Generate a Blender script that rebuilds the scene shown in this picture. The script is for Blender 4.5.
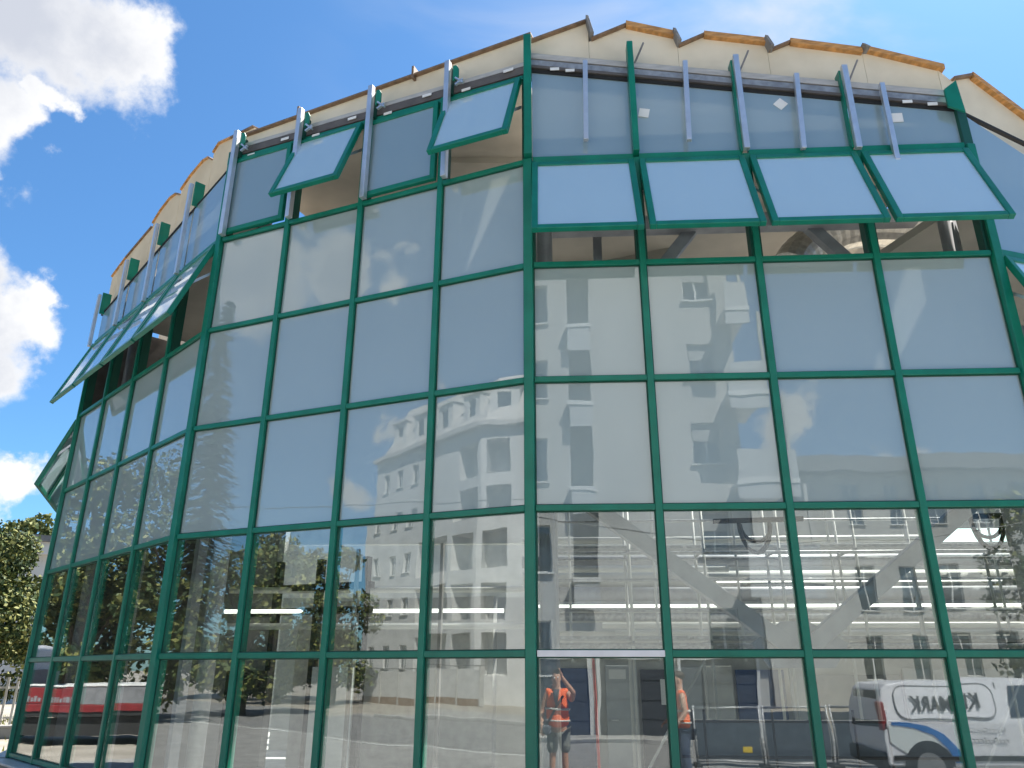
import bpy, bmesh, math, random
from mathutils import Vector, Matrix, Euler
R = math.radians
random.seed(11)
scene = bpy.context.scene
for o in list(bpy.data.objects): bpy.data.objects.remove(o)
col = scene.collection

# ------------------------------------------------------------------ camera
CAM_H = 1.75
cd = bpy.data.cameras.new('camera'); cam = bpy.data.objects.new('camera', cd); col.objects.link(cam)
cd.sensor_width = 36; cd.lens = 768.68/1024*36; cd.clip_start = 0.02; cd.clip_end = 3000
cam.matrix_world = Matrix.Translation((0, 0, CAM_H)) @ Euler((R(90)+.3574, 0, 0)).to_matrix().to_4x4() @ Euler((0, 0, .0017)).to_matrix().to_4x4()
scene.camera = cam

# ------------------------------------------------------------------ light and sky
SUN_BEAR, SUN_EL = R(48), R(58)          # bearing clockwise from +Y
sd = Vector((math.sin(SUN_BEAR)*math.cos(SUN_EL), math.cos(SUN_BEAR)*math.cos(SUN_EL), math.sin(SUN_EL)))
sl = bpy.data.lights.new('sun', 'SUN'); sl.energy = 4.8; sl.angle = R(.53); sl.color = (1, .95, .87)
so = bpy.data.objects.new('sun', sl); col.objects.link(so)
so.rotation_euler = (-sd).to_track_quat('-Z', 'Y').to_euler()
scene.view_settings.view_transform = 'Standard'; scene.view_settings.look = 'None'
scene.view_settings.exposure = 1.45; scene.view_settings.gamma = 1

w = bpy.data.worlds.new('World'); scene.world = w; w.use_nodes = True
nt = w.node_tree; N = nt.nodes; LK = nt.links; N.clear()
def nd(t, **k):
    n = N.new(t)
    for a, b in k.items(): setattr(n, a, b)
    return n
def mth(op, a, b=None, c=None):
    n = nd('ShaderNodeMath', operation=op)
    for i, v in enumerate((a, b, c)):
        if v is None: continue
        if isinstance(v, (int, float)): n.inputs[i].default_value = v
        else: LK.new(v, n.inputs[i])
    return n.outputs[0]
sky = nd('ShaderNodeTexSky', sky_type='NISHITA', sun_disc=False, sun_elevation=SUN_EL, sun_rotation=SUN_BEAR)
sky.air_density = 1.0; sky.dust_density = 0.6; sky.ozone_density = 2.2; sky.altitude = 200
tc = nd('ShaderNodeTexCoord')
# cumulus: each cloud is a round patch of sky broken up by fractal noise
clouds = [((-.494, .607, .623), .135), ((-.60, .60, .56), .17), ((-.44, .64, .635), .075), ((-.525, .67, .524), .055), ((-.49, .671, .553), .032), ((-.56, .68, .47), .04),
          ((-.553, .761, .346), .062), ((-.60, .745, .33), .09), ((-.535, .756, .383), .038), ((-.535, .821, .208), .04), ((-.57, .80, .196), .055), ((-.62, .77, .19), .07),
          ((-.78, -.425, .47), .085), ((-.83, -.355, .447), .10), ((-.725, -.50, .47), .05), ((-.769, -.56, .312), .038), ((-.72, -.60, .33), .03), ((-.82, -.53, .225), .04),
          ((.265, -.922, .292), .05), ((.24, -.93, .25), .05), ((.36, -.906, .225), .03), ((-.95, .1, .4), .10), ((.8, -.5, .35), .15), ((.93, .2, .35), .15), ((.6, .7, .3), .10)]
nz = nd('ShaderNodeTexNoise'); nz.inputs['Scale'].default_value = 9.5; nz.inputs['Detail'].default_value = 9; nz.inputs['Roughness'].default_value = .6
LK.new(tc.outputs['Generated'], nz.inputs['Vector'])
nv = nd('ShaderNodeVectorMath', operation='NORMALIZE'); LK.new(tc.outputs['Generated'], nv.inputs[0])
wz = nd('ShaderNodeTexNoise'); wz.inputs['Scale'].default_value = 6.0; wz.inputs['Detail'].default_value = 8; wz.inputs['Roughness'].default_value = .58
LK.new(tc.outputs['Generated'], wz.inputs['Vector'])
wv = nd('ShaderNodeVectorMath', operation='MULTIPLY_ADD'); wsub = nd('ShaderNodeVectorMath', operation='SUBTRACT'); LK.new(wz.outputs['Color'], wsub.inputs[0]); wsub.inputs[1].default_value = (.5, .5, .5)
LK.new(wsub.outputs[0], wv.inputs[0]); wv.inputs[1].default_value = (.20, .20, .20); LK.new(nv.outputs[0], wv.inputs[2])
m = None; m2 = None
for d, r in clouds:
    v = Vector(d).normalized()
    n = nd('ShaderNodeVectorMath', operation='DISTANCE'); LK.new(wv.outputs[0], n.inputs[0]); n.inputs[1].default_value = v
    q = mth('SUBTRACT', 1.0, mth('DIVIDE', n.outputs['Value'], r))
    q = mth('MULTIPLY', mth('ADD', q, -.12), 1.35)
    m = q if m is None else mth('SMOOTH_MAX', m, q, .15)
    if r > .075: m2 = q if m2 is None else mth('SMOOTH_MAX', m2, q, .2)
m = mth('MAXIMUM', m, -1.6)
den = mth('ADD', m, mth('MULTIPLY', mth('SUBTRACT', nz.outputs['Fac'], .53), 2.2))
cr = nd('ShaderNodeMapRange', interpolation_type='SMOOTHSTEP'); cr.inputs['From Min'].default_value = .0; cr.inputs['From Max'].default_value = .52
LK.new(den, cr.inputs['Value'])
sh = nd('ShaderNodeMapRange', interpolation_type='SMOOTHSTEP'); sh.inputs['From Min'].default_value = -.05; sh.inputs['From Max'].default_value = 1.0
LK.new(mth('ADD', m2, mth('MULTIPLY', mth('SUBTRACT', nz.outputs['Fac'], .5), 1.2)), sh.inputs['Value'])
# thin cirrus veil towards the sun
nz2 = nd('ShaderNodeTexNoise'); nz2.inputs['Scale'].default_value = 2.3; nz2.inputs['Detail'].default_value = 7; nz2.inputs['Distortion'].default_value = .8
mp = nd('ShaderNodeMapping'); mp.inputs['Scale'].default_value = (1.0, 2.6, 1.6); mp.inputs['Rotation'].default_value = (0, .3, .7)
LK.new(tc.outputs['Generated'], mp.inputs['Vector']); LK.new(mp.outputs[0], nz2.inputs['Vector'])
ci = nd('ShaderNodeMapRange', interpolation_type='SMOOTHSTEP'); ci.inputs['From Min'].default_value = .42; ci.inputs['From Max'].default_value = .78; ci.inputs['To Max'].default_value = 1.0
LK.new(nz2.outputs['Fac'], ci.inputs['Value'])
ns = nd('ShaderNodeVectorMath', operation='DISTANCE'); LK.new(nv.outputs[0], ns.inputs[0]); ns.inputs[1].default_value = Vector((.45, .62, .66)).normalized()
cm = nd('ShaderNodeMapRange', interpolation_type='SMOOTHSTEP'); cm.inputs['From Min'].default_value = .75; cm.inputs['From Max'].default_value = .15
LK.new(ns.outputs['Value'], cm.inputs['Value'])
cirrus = mth('MULTIPLY', ci.outputs[0], cm.outputs[0])
CLOUD = 4.5
mixs = nd('ShaderNodeMix', data_type='RGBA'); mixs.inputs['A'].default_value = (CLOUD*1.0, CLOUD*1.0, CLOUD*1.0, 1); mixs.inputs['B'].default_value = (CLOUD*.60, CLOUD*.635, CLOUD*.72, 1)
LK.new(sh.outputs[0], mixs.inputs['Factor'])
tint = nd('ShaderNodeMix', data_type='RGBA', blend_type='MULTIPLY'); tint.inputs['Factor'].default_value = 1; tint.inputs['B'].default_value = (.42, .68, .84, 1)
LK.new(sky.outputs[0], tint.inputs['A'])
mx1 = nd('ShaderNodeMix', data_type='RGBA'); LK.new(cirrus, mx1.inputs['Factor']); LK.new(tint.outputs['Result'], mx1.inputs['A']); mx1.inputs['B'].default_value = (CLOUD*.75, CLOUD*.8, CLOUD*.88, 1)
mx2 = nd('ShaderNodeMix', data_type='RGBA'); LK.new(cr.outputs[0], mx2.inputs['Factor']); LK.new(mx1.outputs['Result'], mx2.inputs['A']); LK.new(mixs.outputs['Result'], mx2.inputs['B'])
bg = nd('ShaderNodeBackground'); bg.inputs['Strength'].default_value = .09
LK.new(mx2.outputs['Result'], bg.inputs['Color'])
wo = nd('ShaderNodeOutputWorld'); LK.new(bg.outputs[0], wo.inputs[0])

# ------------------------------------------------------------------ materials
def mat(name, c, rough=.6, metal=0, var=.0, scale=6, bump=0, c2=None, spec=.5, stretch=None, detail=5):
    mt = bpy.data.materials.new(name); mt.use_nodes = True; t = mt.node_tree
    b = t.nodes['Principled BSDF']; b.inputs['Base Color'].default_value = (*c, 1); b.inputs['Roughness'].default_value = rough; b.inputs['Metallic'].default_value = metal
    b.inputs['Specular IOR Level'].default_value = spec
    if var or bump or c2:
        g = t.nodes.new('ShaderNodeTexCoord'); n = t.nodes.new('ShaderNodeTexNoise'); n.inputs['Scale'].default_value = scale; n.inputs['Detail'].default_value = detail
        src = g.outputs['Object']
        if stretch:
            k = t.nodes.new('ShaderNodeMapping'); k.inputs['Scale'].default_value = stretch; t.links.new(src, k.inputs[0]); src = k.outputs[0]
        t.links.new(src, n.inputs['Vector'])
        if c2 is None: c2 = tuple(x*(1-var) for x in c)
        rp = t.nodes.new('ShaderNodeMapRange'); rp.inputs['From Min'].default_value = .35; rp.inputs['From Max'].default_value = .65
        t.links.new(n.outputs['Fac'], rp.inputs['Value'])
        x = t.nodes.new('ShaderNodeMix'); x.data_type = 'RGBA'; x.inputs['A'].default_value = (*c, 1); x.inputs['B'].default_value = (*c2, 1)
        t.links.new(rp.outputs[0], x.inputs['Factor']); t.links.new(x.outputs['Result'], b.inputs['Base Color'])
        if bump:
            bp = t.nodes.new('ShaderNodeBump'); bp.inputs['Strength'].default_value = bump; bp.inputs['Distance'].default_value = .02
            t.links.new(n.outputs['Fac'], bp.inputs['Height']); t.links.new(bp.outputs[0], b.inputs['Normal'])
    return mt
def glass(name, base, front, wave=.0014):
    """thin glass: base = reflectance of one face seen square on; front = the shader seen through that face"""
    mt = bpy.data.materials.new(name); mt.use_nodes = True; t = mt.node_tree; t.nodes.clear()
    out = t.nodes.new('ShaderNodeOutputMaterial'); mx = t.nodes.new('ShaderNodeMixShader'); gl = t.nodes.new('ShaderNodeBsdfGlossy')
    gl.inputs['Roughness'].default_value = 0; gl.inputs['Color'].default_value = (.93, .95, .96, 1)
    lw = t.nodes.new('ShaderNodeLayerWeight'); lw.inputs['Blend'].default_value = .5; fr = t.nodes.new('ShaderNodeMath'); fr.operation = 'POWER'; fr.inputs[1].default_value = 4.6; t.links.new(lw.outputs['Facing'], fr.inputs[0])
    ma = t.nodes.new('ShaderNodeMath'); ma.operation = 'MULTIPLY_ADD'; ma.inputs[1].default_value = 1-base; ma.inputs[2].default_value = base+.035
    ma.use_clamp = True
    t.links.new(fr.outputs[0], ma.inputs[0]); t.links.new(ma.outputs[0], mx.inputs[0]); t.links.new(gl.outputs[0], mx.inputs[2])
    g = t.nodes.new('ShaderNodeTexCoord'); n = t.nodes.new('ShaderNodeTexNoise'); n.inputs['Scale'].default_value = 1.6; n.inputs['Detail'].default_value = 1.5
    oi = t.nodes.new('ShaderNodeObjectInfo'); va = t.nodes.new('ShaderNodeVectorMath'); va.operation = 'ADD'
    sc_ = t.nodes.new('ShaderNodeMath'); sc_.operation = 'MULTIPLY'; sc_.inputs[1].default_value = 50
    t.links.new(oi.outputs['Random'], sc_.inputs[0]); t.links.new(g.outputs['Object'], va.inputs[0]); t.links.new(sc_.outputs[0], va.inputs[1]); t.links.new(va.outputs[0], n.inputs['Vector'])
    bp = t.nodes.new('ShaderNodeBump'); bp.inputs['Strength'].default_value = 1; bp.inputs['Distance'].default_value = wave
    t.links.new(n.outputs['Fac'], bp.inputs['Height']); t.links.new(bp.outputs[0], gl.inputs['Normal'])
    t.links.new(front(t), mx.inputs[1]); t.links.new(mx.outputs[0], out.inputs[0])
    return mt
def clear(c):
    def f(t):
        n = t.nodes.new('ShaderNodeBsdfTransparent'); n.inputs[0].default_value = (*c, 1); return n.outputs[0]
    return f
def film(c, tr, amt):
    def f(t):
        a = t.nodes.new('ShaderNodeBsdfDiffuse'); b = t.nodes.new('ShaderNodeBsdfTranslucent'); x = t.nodes.new('ShaderNodeMixShader'); x.inputs[0].default_value = amt
        # faint dust and wipe marks on the pane
        g = t.nodes.new('ShaderNodeTexCoord'); n = t.nodes.new('ShaderNodeTexNoise'); n.inputs['Scale'].default_value = 1.3; n.inputs['Detail'].default_value = 5
        k = t.nodes.new('ShaderNodeMapping'); k.inputs['Scale'].default_value = (1, 1, .45); t.links.new(g.outputs['Object'], k.inputs[0]); t.links.new(k.outputs[0], n.inputs[0])
        mxx = t.nodes.new('ShaderNodeMix'); mxx.data_type = 'RGBA'; mxx.inputs['A'].default_value = (*[q*.93 for q in c], 1); mxx.inputs['B'].default_value = (*[q*1.07 for q in c], 1)
        t.links.new(n.outputs['Fac'], mxx.inputs['Factor']); t.links.new(mxx.outputs['Result'], a.inputs[0]); b.inputs[0].default_value = (*tr, 1)
        t.links.new(a.outputs[0], x.inputs[1]); t.links.new(b.outputs[0], x.inputs[2]); return x.outputs[0]
    return f
def emis(name, c, s):
    mt = bpy.data.materials.new(name); mt.use_nodes = True; b = mt.node_tree.nodes['Principled BSDF']
    b.inputs['Base Color'].default_value = (.8, .8, .8, 1); b.inputs['Emission Color'].default_value = (*c, 1); b.inputs['Emission Strength'].default_value = s
    return mt
M = dict(
 green=mat('green_paint', (.002, .205, .13), .36, var=.22, scale=3.5), green_dark=mat('green_gasket', (.004, .07, .045), .5),
 clear=glass('clear_solar_glass', .10, clear((.92, .955, .945))), film=glass('film_backed_glass', .125, film((.455, .555, .56), (.75, .75, .70), .32)),
 skylit_vent_glass=glass('skylit_vent_glass', .24, film((.66, .86, .93), (.75, .75, .70), .32)), top_glass=glass('top_band_glass', .15, film((.33, .46, .52), (.6, .6, .56), .32)), plain_glass=glass('window_glass', .1, film((.03, .035, .04), (.2, .2, .2), .1)),  # vent panes: sky brightness put into the pale blue colour
 alu=mat('bare_aluminium', (.72, .74, .77), .35, .75, var=.1, scale=9), galv=mat('galvanised', (.42, .43, .44), .5, .5, var=.35, scale=14),
 flash_light=mat('zinc_flashing', (.55, .53, .50), .6, .1, var=.25, scale=5, stretch=(1, 1, 4)), dark=mat('dark_gap', (.015, .016, .017), .8),
 flash_dark=mat('brown_profile', (.13, .115, .105), .6, var=.3, scale=6),
 cream=mat('cream_render', (.82, .72, .55), .85, c2=(.68, .585, .43), scale=1.6, bump=.15, detail=8), rust=mat('orange_cap', (.68, .34, .11), .6, var=.45, scale=9, stretch=(1, 1, 5)),
 brown=mat('brown_cap', (.27, .17, .10), .6, var=.35, scale=10), endplate=mat('grey_endplate', (.27, .255, .24), .6, var=.3),
 white=mat('white_tag', (.8, .8, .78), .6), whitestrip=mat('white_strip', (.95, .91, .89), .5, var=.08), plinth=mat('concrete_plinth', (.34, .33, .31), .85, var=.3, scale=4, bump=.3),
 sill=mat('pale_sill', (.55, .57, .58), .4, .4, var=.15),
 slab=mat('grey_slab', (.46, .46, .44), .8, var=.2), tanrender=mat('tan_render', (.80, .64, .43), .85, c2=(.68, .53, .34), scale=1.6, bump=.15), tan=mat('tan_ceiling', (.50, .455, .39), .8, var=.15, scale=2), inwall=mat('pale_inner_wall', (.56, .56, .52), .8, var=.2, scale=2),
 steel=mat('painted_steel', (.33, .34, .36), .5, .2, var=.2), bluepanel=mat('blue_panel', (.035, .07, .17), .5, var=.2), greydoor=mat('grey_door', (.46, .48, .48), .5, var=.1),
 darkdoor=mat('dark_door', (.02, .021, .021), .5), paper=mat('paper_sheet', (.7, .7, .68), .8), duct=mat('foil_duct', (.66, .65, .60), .42, .8, var=.25, scale=20),
 cable=mat('black_cable', (.012, .012, .012), .5), tube=emis('lit_tube', (1, .98, .9), 1.1), red=mat('red_paint', (.55, .03, .02), .45, var=.2), pipe=mat('white_pipe', (.55, .55, .52), .5),
 wall_a=mat('pale_render', (.46, .452, .425), .85, var=.16, scale=.8, stretch=(1, 1, .3), detail=8), wall_b=mat('white_render', (.56, .553, .535), .85, var=.14, scale=.7, stretch=(1, 1, .3), detail=8), wall_c=mat('grey_render', (.46, .45, .42), .85, var=.15, scale=.5),
 roofgrey=mat('grey_roof', (.16, .155, .15), .7, var=.25), mansard=mat('pale_mansard', (.5, .48, .45), .7, var=.2), frame=mat('window_frame', (.6, .6, .58), .5), shutter=mat('grey_shutter', (.32, .32, .31), .6),
 railing=mat('rail_panel', (.42, .43, .43), .6), asphalt=mat('asphalt', (.24, .236, .228), .9, var=.25, scale=3, bump=.3), paving=mat('pale_paving', (.33, .32, .30), .9, var=.25, scale=2, bump=.3),
 dirt=mat('dry_ground', (.35, .315, .265), .95, c2=(.23, .205, .165), scale=.7, bump=.5, detail=9), kerb=mat('kerb_stone', (.42, .41, .39), .85, var=.2), paint=mat('road_paint', (.75, .75, .72), .7, var=.15),
 conc=mat('rough_concrete', (.30, .30, .285), .9, var=.25, scale=1.5, bump=.3), bark=mat('bark', (.10, .075, .05), .9, var=.4, scale=8, bump=.5),
 leaf1=mat('leaf_bright', (.19, .195, .055), .6, spec=.25), leaf2=mat('leaf_mid', (.075, .105, .03), .6, spec=.25), leaf3=mat('leaf_dark', (.028, .05, .018), .65, spec=.2), needle=mat('needle', (.025, .045, .02), .7, spec=.2),
 petal=mat('orange_petal', (.75, .16, .05), .6), vanw=mat('white_van_paint', (.72, .72, .76), .25, var=.03), tyre=mat('tyre', (.015, .015, .015), .85, var=.3), rim=mat('wheel_rim', (.35, .35, .36), .35, .7),
 vanblue=mat('blue_decal', (.03, .16, .45), .3), vanpale=mat('pale_decal', (.62, .66, .66), .35), blacktrim=mat('black_trim', (.02, .02, .022), .6), ink=mat('dark_ink', (.03, .03, .035), .4), inkgrey=mat('grey_ink', (.28, .28, .30), .4),
 truckred=mat('truck_red', (.26, .025, .03), .45, var=.25), truckgrey=mat('truck_boards', (.26, .265, .28), .6, var=.25), chassis=mat('chassis', (.02, .021, .022), .7),
 skin=mat('skin', (.52, .30, .21), .55), vest=mat('orange_vest', (1.0, .19, .06), .7), reflective=mat('reflective_tape', (.62, .60, .55), .4), shorts=mat('khaki_shorts', (.26, .27, .24), .85, var=.25, scale=12),
 shirt=mat('grey_shirt', (.10, .11, .13), .85), denim=mat('denim', (.06, .08, .13), .85), hair=mat('brown_hair', (.05, .032, .02), .7), shoe=mat('shoe', (.05, .05, .05), .7), phone=mat('phone_body', (.02, .02, .022), .3),
 slate=mat('slate_paint', (.045, .055, .07), .6, var=.25), timber=mat('fence_white', (.72, .72, .70), .6),
)

# ------------------------------------------------------------------ helpers
def link(name, me, m, parent=None, basis=None, **props):
    if m and not me.materials: me.materials.append(M[m] if isinstance(m, str) else m)
    o = bpy.data.objects.new(name, me); col.objects.link(o)
    if parent: o.parent = parent
    if basis is not None: o.matrix_basis = basis
    for k, v in props.items(): o[k] = v
    return o
def empty(name, loc, label, cat, group=None, rz=0):
    o = bpy.data.objects.new(name, None); col.objects.link(o); o.location = loc; o.rotation_euler = (0, 0, rz); o.empty_display_size = .2
    o['label'] = label; o['category'] = cat
    if group: o['group'] = group
    return o
def box(bm, a, b, mtx=None):
    x0, y0, z0 = a; x1, y1, z1 = b
    v = [bm.verts.new((mtx @ Vector(p)) if mtx else p) for p in ((x0,y0,z0),(x1,y0,z0),(x1,y1,z0),(x0,y1,z0),(x0,y0,z1),(x1,y0,z1),(x1,y1,z1),(x0,y1,z1))]
    for f in ((0,3,2,1),(4,5,6,7),(0,1,5,4),(1,2,6,5),(2,3,7,6),(3,0,4,7)): bm.faces.new([v[i] for i in f])
def prism(bm, pts, y0, y1):
    """polygon in XZ, extruded along Y"""
    a = [bm.verts.new((p[0], y0, p[1])) for p in pts]; b = [bm.verts.new((p[0], y1, p[1])) for p in pts]
    n = len(pts); bm.faces.new(a); bm.faces.new(b[::-1])
    for i in range(n): bm.faces.new((a[i], b[i], b[(i+1)%n], a[(i+1)%n]))
def flatprism(bm, pts, z0, z1):
    a = [bm.verts.new((p[0], p[1], z0)) for p in pts]; b = [bm.verts.new((p[0], p[1], z1)) for p in pts]
    n = len(pts); bm.faces.new(a[::-1]); bm.faces.new(b)
    for i in range(n): bm.faces.new((a[i], a[(i+1)%n], b[(i+1)%n], b[i]))
def tube(bm, pts, r, seg=8, r2=None):
    pts = [Vector(p) for p in pts]; rings = []
    for i, p in enumerate(pts):
        d = (pts[min(i+1, len(pts)-1)]-pts[max(i-1, 0)]).normalized()
        u = d.cross(Vector((0, 0, 1)))
        if u.length < .05: u = d.cross(Vector((1, 0, 0)))
        u.normalize(); v = d.cross(u)
        rr = r[i] if isinstance(r, (list, tuple)) else r
        rings.append([bm.verts.new(p+(u*math.cos(2*math.pi*k/seg)+v*math.sin(2*math.pi*k/seg))*rr) for k in range(seg)])
    for a, b in zip(rings, rings[1:]):
        for k in range(seg): bm.faces.new((a[k], b[k], b[(k+1)%seg], a[(k+1)%seg]))
    bm.faces.new(rings[0]); bm.faces.new(rings[-1][::-1])
def bar(bm, p, q, w, h):
    """box beam from p to q"""
    p, q = Vector(p), Vector(q); d = (q-p); L = d.length; d.normalize()
    s = d.cross(Vector((0, 0, 1)))
    if s.length < .05: s = Vector((1, 0, 0))
    s.normalize(); t = s.cross(d)
    mt = Matrix((( *[0]*4,),)*4) if False else Matrix.Identity(4)
    for i in range(3): mt[i][0] = s[i]; mt[i][1] = d[i]; mt[i][2] = t[i]; mt[i][3] = p[i]
    box(bm, (-w/2, 0, -h/2), (w/2, L, h/2), mt)
def mesh(fn, bevel=0, smooth=False):
    bm = bmesh.new(); fn(bm)
    if bevel: bmesh.ops.bevel(bm, geom=bm.edges[:], offset=bevel, segments=2, affect='EDGES', profile=.5, clamp_overlap=True)
    bmesh.ops.recalc_face_normals(bm, faces=bm.faces[:])
    me = bpy.data.meshes.new('mesh'); bm.to_mesh(me); bm.free()
    if smooth:
        for p in me.polygons: p.use_smooth = True
    return me
def boxmesh(a, b, bevel=0): return mesh(lambda bm: box(bm, a, b), bevel)
def T(x, y, z): return Matrix.Translation((x, y, z))

# ------------------------------------------------------------------ ground, roads
def sheet(name, pts, z, m, **k):
    return link(name, mesh(lambda bm: bm.faces.new([bm.verts.new((x, y, z)) for x, y in pts])), m, **k)
sheet('ground', [(-900, -900), (900, -900), (900, 900), (-900, 900)], 0, 'dirt', kind='structure')
sheet('pavement', [(-26, -9.5), (26, -9.5), (26, 9.5), (3, 12), (-9, 20.5), (-13.5, 12), (-26, 4)], .004, 'paving', kind='structure')
sheet('road', [(-220, 8), (-120, 3.5), (-26, -1.2), (-8, -2.0), (30, -2.0), (220, -2), (220, -8.6), (-20, -8.6), (-120, -7.5), (-220, -6)], .008, 'asphalt', kind='structure')
sheet('road_line', [(-30, 1.75), (-24, -.9), (-16, -1.2), (-8, -1.75), (14, -1.75), (14, -1.63), (-8, -1.63), (-16, -1.08), (-24, -.78)], .012, 'paint', kind='structure')
link('kerb', mesh(lambda bm: box(bm, (-24, -8.9, 0), (60, -8.6, .13)), .015), 'kerb', kind='structure')
sheet('footpath', [(-24, -12), (60, -12), (60, -8.9), (-24, -8.9)], .10, 'paving', kind='structure')

# ------------------------------------------------------------------ the glass building
ZB, Z0, Z1, Z2, Z3, Z4 = .667, 1.887, 3.106, 4.326, 5.551, 6.792
CEN = Vector((1.35, 17.4))
def rot2(v, a): return Vector((v[0]*math.cos(a)-v[1]*math.sin(a), v[0]*math.sin(a)+v[1]*math.cos(a)))
P_F, P_G, P_A, P_E = Vector((-6.8859, 11.6854)), Vector((-3.6473, 8.4096)), Vector((.1682, 6.8042)), Vector((4.6799, 6.548))
eL = (P_G-P_F).normalized(); eR = (P_E-P_A).normalized()
e4 = rot2(eL, R(-22.5)); P_F4 = P_F-4.45*e4
e5 = rot2(e4, R(-22.5)); P_F5 = P_F4-4.45*e5
rR = rot2(eR, R(20.5)); P_R = P_E+4.45*rR
r2 = rot2(rR, R(22.5)); P_R2 = P_R+4.45*r2
corners = [P_F5, P_F4, P_F, P_G, P_A, P_E, P_R, P_R2]
names = ['F5', 'F4', 'LL', 'L', 'FR', 'R', 'R2']
tops = {'F5': lambda u, L: 7.2, 'F4': lambda u, L: 7.2+.03*u, 'LL': lambda u, L: 7.33+.60*(u/L)**.8 if u > 0 else 7.33, 'L': lambda u, L: 8.03-.02*u, 'FR': lambda u, L: 8.0-.167*u,
        'R': lambda u, L: max(6.1, 7.25-.47*u), 'R2': lambda u, L: 6.1}
vent_row = {'F5': None, 'F4': (Z2, Z3), 'LL': (Z3, Z4), 'L': (Z4, None), 'FR': (Z3, Z4), 'R': (Z2, Z3), 'R2': None}
B = empty('office_building', (CEN.x, CEN.y, 0), 'many-sided glass office building with green frames and a row of tilted-out windows', 'building')
BI = T(-CEN.x, -CEN.y, 0)
def fmat(k):
    i = names.index(k); a, b = corners[i], corners[i+1]; e = (b-a).normalized()
    mt = Matrix.Identity(4); mt[0][0], mt[1][0] = e.x, e.y; mt[0][1], mt[1][1] = -e.y, e.x     # local X along the face, Y inward
    mt[0][3], mt[1][3] = a.x, a.y
    return mt, (b-a).length
def part(name, me, m, k=None, at=(0, 0, 0), parent=None, rot=None, **props):
    b = BI @ (fmat(k)[0] if k else Matrix.Identity(4)) @ T(*at)
    if rot: b = b @ Euler(rot).to_matrix().to_4x4()
    return link(name, me, m, parent or B, b, **props)

cache = {}
def shared(key, fn):
    if key not in cache: cache[key] = fn()
    return cache[key]
def make_vent(k, u0, u1, zt, h, ang, label=None):
    wd = u1-u0; f = .062
    me = shared(('vf', round(wd, 3), round(h, 3)), lambda: mesh(lambda bm: [box(bm, (0, -.03, -h), (f, .03, 0)), box(bm, (wd-f, -.03, -h), (wd, .03, 0)), box(bm, (f, -.028, -f), (wd-f, .028, 0)), box(bm, (f, -.028, -h), (wd-f, .028, -h+f))], .006))
    o = part('awning_window', me, 'green', k, (u0, -.045, zt), rot=(-ang, 0, 0))
    if label: o['label'] = label
    pm = shared(('vp', round(wd, 3), round(h, 3)), lambda: boxmesh((f-.01, -.012, -h+f-.01), (wd-f+.01, .008, -f+.01)))
    link('window_pane', pm if ang > .05 else pm.copy(), 'skylit_vent_glass' if ang > .05 else 'top_glass', o, T(0, 0, 0) @ Euler((random.uniform(-.002, .002), 0, 0)).to_matrix().to_4x4())  # only tilted panes get the glass with skylight in its colour
    if ang > .05:
        for x in (.03, wd-.03):
            y = .03+.62*math.sin(ang)
            am = mesh(lambda bm: bar(bm, (x, .02, -.62), (x, .02+.40*math.sin(ang)*1.1, -.28), .018, .03))
            link('stay_arm', am, 'alu', o)
    return o

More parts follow.
